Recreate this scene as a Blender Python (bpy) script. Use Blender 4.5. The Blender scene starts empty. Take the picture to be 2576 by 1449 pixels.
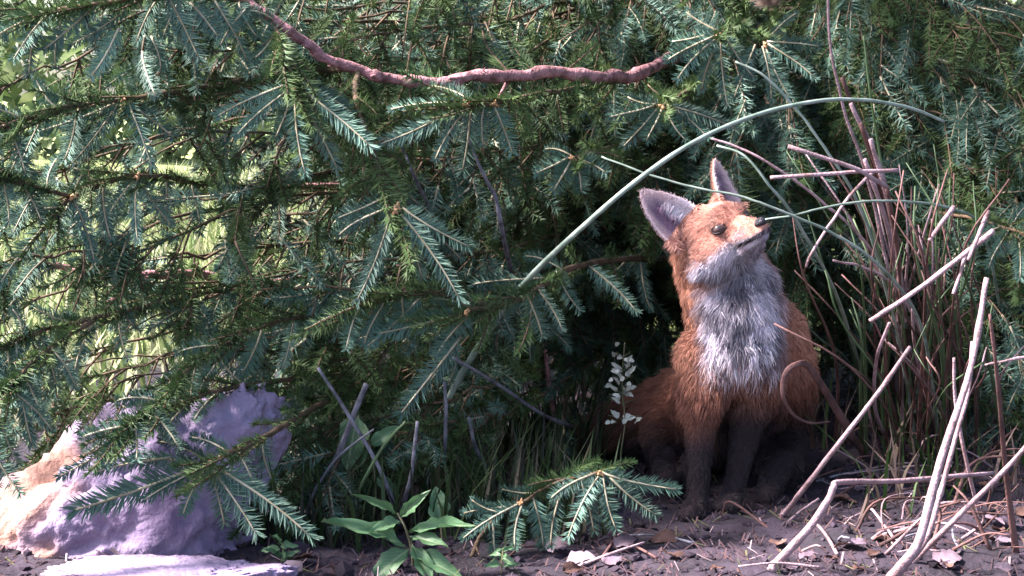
import bpy, bmesh, math, random
import numpy as np
from mathutils import Vector, Matrix

random.seed(7); np.random.seed(7)
scene = bpy.context.scene
col = scene.collection
R = math.radians

# ------------------------------------------------------------------ camera
CAM = Vector((0, 0, 0.5)); PITCH = R(5.5); FU = 5062.0     # focal length in working pixels (2576 x 1449 picture)
cam_d = bpy.data.cameras.new('camera'); cam_d.sensor_width = 36.0
cam_d.lens = 36.0 * FU / 2576.0; cam_d.clip_start = 0.05; cam_d.clip_end = 600
cam = bpy.data.objects.new('camera', cam_d); col.objects.link(cam)
cam.location = CAM; cam.rotation_euler = (R(90) - PITCH, 0, 0)
scene.camera = cam
scene.render.resolution_x = 1024; scene.render.resolution_y = 576

# ------------------------------------------------------------------ world, sun, exposure
SUN_EL = R(45); SUN_AZ = R(258)                            # compass direction the sun stands in (0 = +Y, clockwise)
w = bpy.data.worlds.new('World'); scene.world = w; w.use_nodes = True
nt = w.node_tree; nt.nodes.clear()
sky = nt.nodes.new('ShaderNodeTexSky'); sky.sky_type = 'NISHITA'; sky.sun_disc = False; sky.dust_density = 2.0; sky.ozone_density = 0.6
sky.sun_elevation = SUN_EL; sky.sun_rotation = SUN_AZ
bg = nt.nodes.new('ShaderNodeBackground'); bg.inputs['Strength'].default_value = 0.085
wo = nt.nodes.new('ShaderNodeOutputWorld')
nt.links.new(sky.outputs[0], bg.inputs[0]); nt.links.new(bg.outputs[0], wo.inputs[0])
sd = bpy.data.lights.new('sun', 'SUN'); sd.energy = 4.4; sd.angle = R(9); sd.color = (1.0, 0.91, 0.88)
sun = bpy.data.objects.new('sun', sd); col.objects.link(sun)
to_sun = Vector((math.sin(SUN_AZ) * math.cos(SUN_EL), math.cos(SUN_AZ) * math.cos(SUN_EL), math.sin(SUN_EL)))
sun.rotation_euler = to_sun.to_track_quat('Z', 'Y').to_euler(); sun.location = (-3, -3, 6)
vs = scene.view_settings
vs.view_transform = 'Standard'; vs.look = 'None'; vs.gamma = 1.0; vs.exposure = 2.55
vs.use_curve_mapping = False
scene.cycles.max_bounces = 6; scene.cycles.diffuse_bounces = 3; scene.cycles.transmission_bounces = 3

# ------------------------------------------------------------------ pixel -> place
FWD = Vector((0, math.cos(PITCH), -math.sin(PITCH))); UPV = Vector((0, math.sin(PITCH), math.cos(PITCH)))
def P(u, v, d):
    """the point seen at picture position (u, v) that stands d metres in front of the camera (world Y = d)"""
    k = FWD + Vector((1, 0, 0)) * ((u - 1288) / FU) - UPV * ((v - 724.5) / FU)
    return CAM + k * (d / k.y)
def proj(p):
    q = np.asarray(p) - np.array(CAM)
    f = q @ np.array(FWD); r = q[..., 0]; t = q @ np.array(UPV)
    return 1288 + FU * r / f, 724.5 - FU * t / f
PX = 1 / FU      # size of one working pixel per metre of distance

_rng = np.random.RandomState(3)
_tab = _rng.rand(64, 64)
def vnoise(x, y):
    x = np.asarray(x, float); y = np.asarray(y, float)
    xi = np.floor(x).astype(int); yi = np.floor(y).astype(int); fx = x - xi; fy = y - yi
    fx = fx * fx * (3 - 2 * fx); fy = fy * fy * (3 - 2 * fy)
    t = lambda a, b: _tab[a % 64, b % 64]
    return (t(xi, yi) * (1 - fx) + t(xi + 1, yi) * fx) * (1 - fy) + (t(xi, yi + 1) * (1 - fx) + t(xi + 1, yi + 1) * fx) * fy
def ground_z(x, y):
    x = np.asarray(x, float); y = np.asarray(y, float)
    near = np.exp(-((y - 2.4) / 2.2) ** 2 - (x / 2.5) ** 2)
    z = 0.03 * (vnoise(x * 4 + 9, y * 4) - .5) + 0.016 * (vnoise(x * 17, y * 17) - .5) + 0.010 * (vnoise(x * 46, y * 46) - .5)
    return z * near + 0.25 * (vnoise(x * .25 + 3, y * .25) - .5) * (1 - near)
def on_ground(u, v, dz=0.0):
    """the ground point seen at (u, v)"""
    k = FWD + Vector((1, 0, 0)) * ((u - 1288) / FU) - UPV * ((v - 724.5) / FU)
    p = CAM + k * (-CAM.z / k.z)
    for _ in range(4):
        z = float(ground_z(p.x, p.y)); p = CAM + k * ((z - CAM.z) / k.z)
    return Vector((p.x, p.y, p.z + dz))

# ------------------------------------------------------------------ materials
def new_mat(name):
    m = bpy.data.materials.new(name); m.use_nodes = True
    n = m.node_tree; b = n.nodes['Principled BSDF']
    return m, n, b
def ramp_noise(n, scale, c0, c1, lo=.35, hi=.65, detail=4, coord='pos', stretch=None):
    if coord == 'pos':
        g = n.nodes.new('ShaderNodeNewGeometry'); src = g.outputs['Position']
    else:
        g = n.nodes.new('ShaderNodeTexCoord'); src = g.outputs['Object']
    if stretch:
        mp = n.nodes.new('ShaderNodeMapping'); mp.inputs['Scale'].default_value = stretch
        n.links.new(src, mp.inputs[0]); src = mp.outputs[0]
    t = n.nodes.new('ShaderNodeTexNoise'); t.inputs['Scale'].default_value = scale; t.inputs['Detail'].default_value = detail
    n.links.new(src, t.inputs['Vector'])
    r = n.nodes.new('ShaderNodeValToRGB')
    r.color_ramp.elements[0].position = lo; r.color_ramp.elements[1].position = hi
    r.color_ramp.elements[0].color = (*c0, 1); r.color_ramp.elements[1].color = (*c1, 1)
    n.links.new(t.outputs[0], r.inputs[0])
    return r.outputs[0], t.outputs[0]
def mat(name, c0, c1, scale=8, rough=.7, bump=0, bscale=60, trans=0.0, rnd=0.25, coord='pos', spec=.3, stretch=None, lo=.35, hi=.65):
    m, n, b = new_mat(name)
    c, f = ramp_noise(n, scale, c0, c1, lo, hi, coord=coord, stretch=stretch)
    if rnd:
        oi = n.nodes.new('ShaderNodeObjectInfo'); hs = n.nodes.new('ShaderNodeHueSaturation')
        mr = n.nodes.new('ShaderNodeMapRange'); mr.inputs[3].default_value = 1 - rnd; mr.inputs[4].default_value = 1 + rnd
        n.links.new(oi.outputs['Random'], mr.inputs[0]); n.links.new(mr.outputs[0], hs.inputs['Value'])
        n.links.new(c, hs.inputs['Color']); c = hs.outputs[0]
    n.links.new(c, b.inputs['Base Color']); b.inputs['Roughness'].default_value = rough
    b.inputs['Specular IOR Level'].default_value = spec
    if bump:
        tn = n.nodes.new('ShaderNodeTexNoise'); tn.inputs['Scale'].default_value = bscale; tn.inputs['Detail'].default_value = 5
        g = n.nodes.new('ShaderNodeNewGeometry'); n.links.new(g.outputs['Position'], tn.inputs['Vector'])
        bn = n.nodes.new('ShaderNodeBump'); bn.inputs['Strength'].default_value = bump; bn.inputs['Distance'].default_value = .004
        n.links.new(tn.outputs[0], bn.inputs['Height']); n.links.new(bn.outputs[0], b.inputs['Normal'])
    if trans:
        tr = n.nodes.new('ShaderNodeBsdfTranslucent'); mx = n.nodes.new('ShaderNodeMixShader'); mx.inputs[0].default_value = trans
        n.links.new(c, tr.inputs['Color']); n.links.new(b.outputs[0], mx.inputs[1]); n.links.new(tr.outputs[0], mx.inputs[2])
        n.links.new(mx.outputs[0], n.nodes['Material Output'].inputs['Surface'])
    return m
def attr_mat(name, rough=.75, spec=.15, sheen=0.0, trans=0.0):
    m, n, b = new_mat(name)
    a = n.nodes.new('ShaderNodeAttribute'); a.attribute_name = 'tone'
    n.links.new(a.outputs['Color'], b.inputs['Base Color']); b.inputs['Roughness'].default_value = rough
    b.inputs['Specular IOR Level'].default_value = spec
    if trans:
        tr = n.nodes.new('ShaderNodeBsdfTranslucent'); mx = n.nodes.new('ShaderNodeMixShader'); mx.inputs[0].default_value = trans
        n.links.new(a.outputs['Color'], tr.inputs['Color']); n.links.new(b.outputs[0], mx.inputs[1]); n.links.new(tr.outputs[0], mx.inputs[2])
        n.links.new(mx.outputs[0], n.nodes['Material Output'].inputs['Surface'])
    return m

M = {}
M['needle_blue'] = mat('needle_blue', (.050, .110, .078), (.115, .205, .165), 14, .55, trans=.12, rnd=.3, spec=.4)
M['needle_green'] = mat('needle_green', (.038, .082, .030), (.105, .165, .055), 12, .6, trans=.10, rnd=.3)
M['needle_shade'] = mat('needle_shade', (.012, .028, .020), (.034, .060, .036), 7, .6, trans=0, rnd=.2)  # shaded copy of the needles: shade put into the colour of crown and neighbours
M['shoot_stem'] = mat('shoot_stem', (.20, .17, .11), (.42, .38, .28), 25, .7, rnd=.25)
M['twig_bark'] = mat('twig_bark', (.050, .034, .022), (.125, .080, .052), 40, .8, bump=.4, bscale=200, rnd=.15)
M['pink_bark'] = mat('pink_bark', (.10, .045, .045), (.40, .20, .22), 70, .85, bump=1, bscale=260, rnd=.1, lo=.3, hi=.6)
M['trunk_bark'] = mat('trunk_bark', (.05, .035, .03), (.13, .09, .075), 25, .9, bump=1, bscale=60, rnd=0)
M['bud'] = mat('bud', (.32, .17, .08), (.48, .28, .16), 60, .7, rnd=.2)
M['soil'] = None

# ------------------------------------------------------------------ mesh helpers
WLOC = {}
def link(o, parent=None):
    col.objects.link(o)
    if parent is not None:
        o.parent = parent
        o.matrix_parent_inverse = Matrix.Translation(-WLOC[parent.name])
    return o
def mesh_np(name, V, F, mats, midx=None, smooth=True, tone=None):
    """V (n,3), F list of arrays: each (k,3) or (k,4)"""
    me = bpy.data.meshes.new(name)
    V = np.asarray(V, np.float32)
    F = [np.asarray(f, np.int32) for f in F if len(f)]
    nl = sum(f.size for f in F); nf = sum(len(f) for f in F)
    me.vertices.add(len(V)); me.vertices.foreach_set('co', V.ravel())
    me.loops.add(nl); me.polygons.add(nf)
    me.loops.foreach_set('vertex_index', np.concatenate([f.ravel() for f in F]))
    tot = np.concatenate([np.full(len(f), f.shape[1], np.int32) for f in F])
    st = np.concatenate([[0], np.cumsum(tot)[:-1]]).astype(np.int32)
    me.polygons.foreach_set('loop_start', st); me.polygons.foreach_set('loop_total', tot)
    if midx is not None: me.polygons.foreach_set('material_index', np.asarray(midx, np.int32))
    me.polygons.foreach_set('use_smooth', np.full(nf, smooth, bool))
    me.update(calc_edges=True); me.validate()
    for m in mats: me.materials.append(m)
    if tone is not None:
        a = me.color_attributes.new('tone', 'FLOAT_COLOR', 'POINT')
        t = np.ones((len(V), 4), np.float32); t[:, :3] = tone; a.data.foreach_set('color', t.ravel())
    return me
def add(name, me, parent=None, loc=None, **props):
    """mesh given in world coordinates; origin moved to loc when asked"""
    o = bpy.data.objects.new(name, me)
    if loc is not None:
        loc = Vector(loc); me.transform(Matrix.Translation(-loc)); o.location = loc
    link(o, parent); WLOC[o.name] = Vector(loc) if loc is not None else Vector((0, 0, 0))
    if parent is not None and loc is not None: pass
    for k, v in props.items(): o[k] = v
    return o
def empty(name, loc, **props):
    o = bpy.data.objects.new(name, None); o.empty_display_size = .05; o.location = loc; col.objects.link(o)
    WLOC[o.name] = Vector(loc)
    for k, v in props.items(): o[k] = v
    return o
def smooth_path(pts, n):
    """Catmull-Rom through rows of any width"""
    p = np.asarray(pts, float); p = np.vstack([2 * p[0] - p[1], p, 2 * p[-1] - p[-2]])
    out = []; segs = len(p) - 3
    for t in np.linspace(0, segs - 1e-6, n):
        i = int(t); f = t - i; a, b, c, d = p[i:i + 4]
        out.append(.5 * (2 * b + (c - a) * f + (2 * a - 5 * b + 4 * c - d) * f * f + (3 * b - a - 3 * c + d) * f ** 3))
    return np.array(out)
def tube(path, rad, sides=6, flat=1.0, cap=True):
    path = np.asarray(path, float); n = len(path); rad = np.broadcast_to(np.asarray(rad, float), (n,))
    t = np.gradient(path, axis=0); t /= np.linalg.norm(t, axis=1, keepdims=True) + 1e-9
    ref = np.array([.13, -1, .21]); ref /= np.linalg.norm(ref)
    V = []
    for i in range(n):
        a = np.cross(t[i], ref); a /= np.linalg.norm(a) + 1e-9; b = np.cross(t[i], a)
        th = np.arange(sides) * 2 * np.pi / sides
        V.append(path[i] + rad[i] * (np.cos(th)[:, None] * a + np.sin(th)[:, None] * b * flat))
    V = np.vstack(V); F = []
    for i in range(n - 1):
        for k in range(sides):
            F.append((i * sides + k, i * sides + (k + 1) % sides, (i + 1) * sides + (k + 1) % sides, (i + 1) * sides + k))
    T = []
    if cap:
        V = np.vstack([V, path[0], path[-1]]); c0 = n * sides; c1 = c0 + 1
        for k in range(sides):
            T.append((c0, (k + 1) % sides, k)); T.append((c1, (n - 1) * sides + k, (n - 1) * sides + (k + 1) % sides))
    return V, np.array(F, int).reshape(-1, 4), np.array(T, int).reshape(-1, 3)
class Acc:
    """collects pieces into one mesh"""
    def __init__(s): s.V = []; s.Q = []; s.T = []; s.qm = []; s.tm = []; s.C = []; s.n = 0
    def add(s, V, Q=None, T=None, m=0, c=None):
        s.V.append(np.asarray(V, float))
        if Q is not None and len(Q): s.Q.append(np.asarray(Q, int) + s.n); s.qm.append(np.full(len(Q), m) if np.isscalar(m) else m[0])
        if T is not None and len(T): s.T.append(np.asarray(T, int) + s.n); s.tm.append(np.full(len(T), m) if np.isscalar(m) else m[1])
        if c is not None: s.C.append(np.broadcast_to(np.asarray(c, float), (len(V), 3)))
        s.n += len(V)
    def mesh(s, name, mats, smooth=True):
        F = []; mi = []
        if s.Q: F.append(np.vstack(s.Q)); mi.append(np.concatenate(s.qm))
        if s.T: F.append(np.vstack(s.T)); mi.append(np.concatenate(s.tm))
        return mesh_np(name, np.vstack(s.V), F, mats, np.concatenate(mi), smooth, np.vstack(s.C) if s.C else None)

# ------------------------------------------------------------------ ground
m, n, b = new_mat('soil')
c1, f1 = ramp_noise(n, 9, (.010, .0065, .013), (.038, .024, .042), .35, .7, 8)
c2, f2 = ramp_noise(n, 1.3, (.17, .21, .065), (.30, .33, .13), .3, .7, 6)
g = n.nodes.new('ShaderNodeNewGeometry'); sx = n.nodes.new('ShaderNodeSeparateXYZ'); n.links.new(g.outputs['Position'], sx.inputs[0])
wn = n.nodes.new('ShaderNodeTexNoise'); wn.inputs['Scale'].default_value = 1.5; n.links.new(g.outputs['Position'], wn.inputs['Vector'])
ma = n.nodes.new('ShaderNodeMath'); ma.operation = 'MULTIPLY_ADD'; ma.inputs[1].default_value = 1.2; n.links.new(wn.outputs[0], ma.inputs[0]); n.links.new(sx.outputs[1], ma.inputs[2])
mr = n.nodes.new('ShaderNodeMapRange'); mr.inputs[1].default_value = 4.3; mr.inputs[2].default_value = 5.0; n.links.new(ma.outputs[0], mr.inputs[0])
mx = n.nodes.new('ShaderNodeMix'); mx.data_type = 'RGBA'; n.links.new(mr.outputs[0], mx.inputs[0]); n.links.new(c1, mx.inputs[6]); n.links.new(c2, mx.inputs[7])
n.links.new(mx.outputs[2], b.inputs['Base Color']); b.inputs['Roughness'].default_value = .85
bn = n.nodes.new('ShaderNodeBump'); bn.inputs['Strength'].default_value = .8; bn.inputs['Distance'].default_value = .006
tn = n.nodes.new('ShaderNodeTexNoise'); tn.inputs['Scale'].default_value = 90; tn.inputs['Detail'].default_value = 6; n.links.new(g.outputs['Position'], tn.inputs['Vector'])
n.links.new(tn.outputs[0], bn.inputs['Height']); n.links.new(bn.outputs[0], b.inputs['Normal']); M['soil'] = m
def axis(lo, hi, step, far):
    a = list(np.arange(lo, hi, step)); s = step; x = a[-1]
    while x < far: s *= 1.35; x += s; a.append(x)
    s = step; x = lo; pre = []
    while x > -far: s *= 1.35; x -= s; pre.append(x)
    return np.array(pre[::-1] + a)
ax = axis(-.95, 1.1, .011, 260); ay = axis(1.75, 3.4, .011, 260)
gx, gy = np.meshgrid(ax, ay); gz = ground_z(gx, gy)
V = np.stack([gx, gy, gz], -1).reshape(-1, 3); W = len(ax)
ii = (np.arange(len(ay) - 1)[:, None] * W + np.arange(W - 1)[None]).ravel()
Q = np.stack([ii, ii + 1, ii + W + 1, ii + W], 1)
add('ground', mesh_np('ground', V, [Q], [M['soil']]), kind='structure')

# ------------------------------------------------------------------ spruce shoots (shared meshes)
def make_shoot(seed, nn, needle, lowpoly=False, mats=('needle_blue', 'shoot_stem'), L=.12, bare=True):
    r = np.random.RandomState(seed); A = Acc(); nn = int(nn * r.uniform(.68, 1.12)); needle *= r.uniform(.78, 1.14); fa = r.uniform(44, 64)
    by, bz = r.uniform(-.010, .010), r.uniform(-.016, .004)
    ts = np.linspace(0, 1, 5 if lowpoly else 9)
    cen = lambda t: np.stack([t * L, by * np.sin(t * 2.2), bz * t * t + .001 * np.sin(7 * t)], -1)
    V, Q, T = tube(cen(ts), np.linspace(.0016, .0009, len(ts)), 3 if lowpoly else 5)
    A.add(V, Q, T, 1)
    t = np.sort(np.concatenate([r.uniform(.02, 1.0, nn - nn // 14), r.uniform(.95, 1.0, nn // 14)]))
    if r.rand() < .45:
        g0_ = r.uniform(.1, .7); t = np.where((t > g0_) & (t < g0_ + .1) & (r.rand(len(t)) < .75), r.uniform(.02, 1, len(t)), t); t = np.sort(t)
    base = cen(t)
    phi = r.uniform(0, 2 * np.pi, nn)
    if bare:      # needles part to both sides, few stand on the +Z side where the stem shows
        phi = np.where(r.rand(nn) < .86, np.where(r.rand(nn) < .5, 0, np.pi) + r.normal(0, .42, nn) * 1.0, phi)
        phi = np.where((np.sin(phi) > .55), -phi, phi)
    fwd = np.radians(r.normal(fa, 11, nn)); fwd = np.where(t > .95, fwd * .55, fwd)
    d = np.stack([np.cos(fwd), np.sin(fwd) * np.cos(phi), np.sin(fwd) * np.sin(phi)], -1)
    ln = needle * r.uniform(.6, 1.18, nn) * (1 - .35 * t ** 3) * np.clip(.6 + t * 4, 0, 1)
    tip = base + d * ln[:, None] + np.array([ .0022, 0, 0]) * (ln / needle)[:, None]
    s1 = np.cross(d, [0, 0, 1.0]) + 1e-6; s1 /= np.linalg.norm(s1, axis=1, keepdims=True); s2 = np.cross(d, s1)
    wd = .00075 if not lowpoly else .0012
    if lowpoly:
        Vn = np.stack([base - s1 * wd, base + s1 * wd, tip], 1).reshape(-1, 3); k = np.arange(nn) * 3
        A.add(Vn, None, np.stack([k, k + 1, k + 2], 1), 0)
    else:
        mid = base * .45 + tip * .55 + s2 * .0004
        Vn = np.stack([base - s1 * wd * .7, base + s1 * wd * .7, mid - s1 * wd, mid + s1 * wd, mid + s2 * wd, tip], 1).reshape(-1, 3)
        k = np.arange(nn) * 6
        T = np.concatenate([np.stack(q, 1) for q in [(k, k + 1, k + 4), (k, k + 4, k + 2), (k + 1, k + 3, k + 4), (k + 2, k + 4, k + 5), (k + 4, k + 3, k + 5)]])
        A.add(Vn, None, T, 0)
    return A
SHOOTS = {}
SRAW = {}
for i in range(12):
    SHOOTS['blue', i] = make_shoot(100 + i, 250, .0195).mesh('shoot', [M['needle_blue'], M['shoot_stem']])
    SHOOTS['green', i] = make_shoot(200 + i, 230, .0180, bare=i % 2 == 0).mesh('shoot', [M['needle_green'], M['twig_bark']])
for i in range(8):
    SRAW[i] = make_shoot(300 + i, 120, .0195, True, bare=False)
def shoot_matrix(S, E, face, s):
    S = Vector(S); d = Vector(E) - S; L = d.length; x = d / L
    f = Vector(face); z = f - x * f.dot(x); z.normalize(); y = z.cross(x)
    k = L / .12
    return Matrix(((x.x * k, y.x * s, z.x * s, S.x), (x.y * k, y.y * s, z.y * s, S.y), (x.z * k, y.z * s, z.z * s, S.z), (0, 0, 0, 1)))
def put_shoot(parent, S, E, kind='blue', face=None, s=None):
    S, E = Vector(S), Vector(E)
    if face is None: face = Vector((random.uniform(-.4, .4), -1, random.uniform(-.4, .3)))
    if s is None: s = min(1.25, max(.75, (E - S).length / .12)) * random.uniform(1.0, 1.25)
    o = bpy.data.objects.new('shoot', SHOOTS[kind, random.randrange(12)])
    link(o, parent); o.matrix_basis = Matrix.Identity(4)
    o.matrix_basis = shoot_matrix(S, E, face, s)
    return o
def merged_shoots(mats_list, name, mats):
    """many low-polygon shoots as one mesh"""
    V = []; Q = []; T = []; qm = []; tm = []; n = 0
    for mtx, k in mats_list:
        a = SRAW[k]; v = np.vstack(a.V); mm = np.array(mtx); v = v @ mm[:3, :3].T + mm[:3, 3]
        q = np.vstack(a.Q) + n; t = np.vstack(a.T) + n
        V.append(v); Q.append(q); T.append(t); qm.append(np.concatenate(a.qm)); tm.append(np.concatenate(a.tm)); n += len(v)
    return mesh_np(name, np.vstack(V), [np.vstack(Q), np.vstack(T)], mats, np.concatenate(qm + tm), True)
def branch_mesh(pts, r0, r1, material, n=None, sides=7, knobs=True, stubs=0):
    pts = np.asarray([tuple(p) for p in pts]); n = n or max(8, len(pts) * 8)
    path = smooth_path(pts, n)
    wob = np.random.normal(0, 1, (n, 3)); wob = (wob + np.roll(wob, 1, 0) + np.roll(wob, 2, 0) + np.roll(wob, 3, 0)) / 4; path[1:-1] += wob[1:-1] * r0 * .3
    r0 *= .8; r1 *= .8
    rad = np.linspace(r0, r1, n) * np.random.uniform(.92, 1.1, n) * (1 + .12 * np.sin(np.linspace(0, n * .9, n) + np.random.rand() * 6))
    A = Acc(); A.add(*tube(path, rad, sides), 0)
    for k in range(stubs):
        i = np.random.randint(1, n - 1); d = np.random.normal(0, 1, 3); d[1] -= .5; d /= np.linalg.norm(d)
        A.add(*tube([path[i], path[i] + d * rad[i] * 2, path[i] + d * (rad[i] * 2 + np.random.uniform(.004, .02))], [rad[i] * .5, rad[i] * .35, rad[i] * .15], 5), 0)
    return A.mesh('branch', [material]), path
def bud_knob(A, c, r):
    for k in range(5):
        d = np.random.normal(0, 1, 3); d /= np.linalg.norm(d); d *= r
        A.add(*tube([c, c + d * .7, c + d * 1.5], [r * .55, r * .5, r * .12], 5), 1)

# ================================================================== the big spruce
TR = P(1900, 1000, 3.4); TX, TY = TR.x, TR.y
spruce = empty('spruce_tree', (TX, TY, 0), label='large spruce with drooping blue green boughs hanging over the fox', category='tree')
tz = np.array([-.15, 0, .15, .5, 1, 2, 3.5, 5.5]); trad = np.array([.15, .115, .088, .078, .072, .06, .04, .008])
tp = np.stack([TX + .02 * np.sin(tz * 2), TY + .02 * np.cos(tz * 1.7), tz], 1)
V, Q, T = tube(smooth_path(tp, 40), np.interp(np.linspace(0, 7, 40), np.arange(8), trad) * np.random.uniform(.95, 1.05, 40), 16)
A = Acc(); A.add(V, Q, T, 0)
add('trunk', A.mesh('trunk', [M['trunk_bark']]), spruce)
def trunk_at(z): return Vector((TX, TY, z))
nshoot = 0
far_foliage = []; far_blue = []
J = lambda a: random.uniform(-a, a)
def hand_branch(path, r0, r1, shoots, material='twig_bark', kind='blue', to_trunk=True, stubs=2, hub=None, label=None, tree=spruce):
    """path: (u, v, distance) from the inner end outwards; shoots: (u0, v0, u1, v1, d0, d1, kind)"""
    global nshoot
    pts = [P(*p) for p in path]
    me, pth = branch_mesh(pts, r0, r1, M[material], stubs=stubs)
    br = add('branch', me, tree)
    if label: br['label'] = label
    if hub:
        for h in hub:
            A = Acc(); bud_knob(A, np.array(P(*h)), .0038); add('bud', A.mesh('bud', [M['twig_bark'], M['bud']]), br)
    if material != 'pink_bark':
        for q in range(3, len(pth) - 1, 2):
            t_ = pth[min(q + 2, len(pth) - 1)] - pth[q - 1]; l_ = np.linalg.norm(t_) + 1e-6; e_ = pth[q] + t_ / l_ * random.uniform(.05, .09) + np.random.normal(0, .012, 3)
            far_foliage.append((shoot_matrix(pth[q], e_, (J(1), -1, J(1)), .9), random.randrange(8)))
    for s in shoots:
        u0, v0, u1, v1, d0, d1 = s[:6]; kd = s[6] if len(s) > 6 else kind
        put_shoot(br, P(u0, v0, d0), P(u1, v1, d1), kd); nshoot += 1
    return br

# main pink limb across the top
hand_branch([(1900, 120, 3.36), (1780, 125, 3.0), (1690, 150, 2.72), (1600, 190, 2.55), (1520, 188, 2.46), (1400, 185, 2.40), (1250, 194, 2.34), (1120, 206, 2.31), (1000, 200, 2.29), (900, 178, 2.27), (800, 132, 2.25), (720, 76, 2.23), (640, 14, 2.22), (590, -40, 2.22)],
            .0115, .0062, [(860, 150, 900, 40, 2.28, 2.3, 'green'), (1290, 195, 1230, 90, 2.38, 2.5, 'green'), (1460, 185, 1370, 250, 2.44, 2.40, 'green'), (1560, 190, 1480, 270, 2.5, 2.45, 'green'), (1420, 180, 1500, 110, 2.44, 2.5, 'green'),
             (700, 60, 640, 130, 2.22, 2.2), (690, 50, 620, 40, 2.22, 2.2), (820, 140, 930, 110, 2.27, 2.32, 'green'), (1120, 205, 1010, 150, 2.33, 2.4, 'green'), (1350, 190, 1300, 120, 2.4, 2.45, 'green'), (770, 110, 830, 30, 2.26, 2.3, 'green')],
            'pink_bark', stubs=9, label='bare pinkish limb with broken twig stubs')
hand_branch([(1330, 192, 2.39), (1270, 184, 2.35), (1190, 190, 2.32), (1130, 196, 2.30)], .005, .0025, [], 'pink_bark', stubs=3)
# W2 hanging cluster
hand_branch([(690, 60, 2.23), (705, 110, 2.19), (725, 165, 2.17), (742, 220, 2.16)], .0045, .003,
            [(740, 225, 782, 432, 2.16, 2.13), (732, 222, 605, 345, 2.16, 2.12), (722, 212, 555, 298, 2.16, 2.14), (750, 218, 925, 375, 2.16, 2.13), (752, 205, 880, 290, 2.17, 2.2), (746, 226, 845, 425, 2.17, 2.18), (738, 228, 690, 345, 2.17, 2.18),
             (712, 140, 640, 210, 2.19, 2.16, 'green'), (705, 120, 790, 190, 2.2, 2.18, 'green'), (700, 100, 660, 180, 2.19, 2.17, 'green')], hub=[(742, 222, 2.155)], label='drooping spray fanning out from one pale bud')
# W1 left
hand_branch([(900, 168, 2.30), (760, 180, 2.34), (640, 196, 2.32), (480, 226, 2.24), (312, 249, 2.18)], .0058, .0035,
            [(310, 248, 92, 328, 2.18, 2.14), (322, 256, 378, 420, 2.18, 2.15), (318, 256, 430, 345, 2.19, 2.2), (300, 258, 175, 405, 2.18, 2.16), (330, 252, 245, 350, 2.19, 2.19), (390, 240, 330, 175, 2.22, 2.24, 'green'), (470, 226, 400, 170, 2.24, 2.26, 'green'), (560, 212, 480, 160, 2.28, 2.3, 'green'),
             (420, 236, 500, 330, 2.22, 2.24, 'green'), (520, 218, 470, 320, 2.26, 2.26), (600, 205, 640, 300, 2.3, 2.3, 'green'), (640, 195, 560, 130, 2.3, 2.32)], hub=[(310, 249, 2.175)])
# top-left hanging
hand_branch([(640, 14, 2.22), (560, -10, 2.20), (470, -22, 2.17), (380, -12, 2.14), (240, 10, 2.12), (90, 40, 2.1)], .0045, .0025,
            [(335, 4, 182, 108, 2.14, 2.11), (422, -10, 497, 150, 2.15, 2.13), (478, 5, 545, 95, 2.17, 2.17), (540, 0, 610, 160, 2.18, 2.19), (300, 70, 222, 185, 2.13, 2.12), (240, 12, 110, 120, 2.12, 2.1), (200, 20, 230, 130, 2.12, 2.14), (130, 30, 40, 150, 2.1, 2.08), (90, 40, -40, 130, 2.1, 2.08),
             (400, -8, 350, 110, 2.15, 2.16), (460, -20, 420, 100, 2.17, 2.18), (620, 20, 560, 120, 2.2, 2.2), (380, 90, 388, 175, 2.15, 2.15), (160, 25, 150, 170, 2.12, 2.14), (100, 40, 80, 190, 2.1, 2.1), (600, 5, 650, 90, 2.2, 2.2)])
# hanging stem in the middle, W3
hand_branch([(900, 180, 2.27), (896, 255, 2.22), (922, 338, 2.20), (955, 430, 2.18), (992, 528, 2.16)], .0052, .003,
            [(985, 535, 888, 745, 2.16, 2.13), (1008, 538, 1142, 752, 2.16, 2.13), (978, 522, 860, 602, 2.16, 2.14), (1012, 522, 1182, 615, 2.16, 2.15), (1004, 540, 1050, 705, 2.17, 2.18), (992, 540, 960, 690, 2.17, 2.19), (970, 495, 850, 545, 2.17, 2.15), (1015, 528, 1150, 660, 2.17, 2.18),
             (955, 440, 870, 500, 2.18, 2.17, 'green'), (950, 420, 1030, 480, 2.18, 2.2, 'green'), (925, 345, 850, 400, 2.2, 2.22, 'green'), (940, 380, 1010, 430, 2.2, 2.22, 'green')], 'twig_bark', hub=[(993, 530, 2.155), (1000, 520, 2.16)], label='thin reddish stem hanging down to a fan of shoots')
# W4
hand_branch([(1640, 175, 2.6), (1480, 215, 2.42), (1340, 240, 2.30), (1240, 262, 2.25), (1172, 262, 2.23)], .0045, .003,
            [(1168, 265, 955, 352, 2.23, 2.2), (1176, 270, 1105, 405, 2.23, 2.21), (1218, 266, 1214, 355, 2.24, 2.22), (1186, 270, 1160, 430, 2.24, 2.26), (1242, 265, 1285, 385, 2.25, 2.25), (1150, 258, 985, 285, 2.23, 2.24), (1190, 256, 1080, 225, 2.24, 2.27), (1300, 250, 1340, 350, 2.28, 2.28, 'green'), (1340, 240, 1280, 330, 2.3, 2.3, 'green'),
             (1400, 230, 1420, 330, 2.36, 2.36, 'green'), (1280, 255, 1250, 350, 2.27, 2.3, 'green'), (1480, 215, 1450, 310, 2.42, 2.42, 'green')], hub=[(1172, 262, 2.225), (1243, 262, 2.245)])
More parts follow.
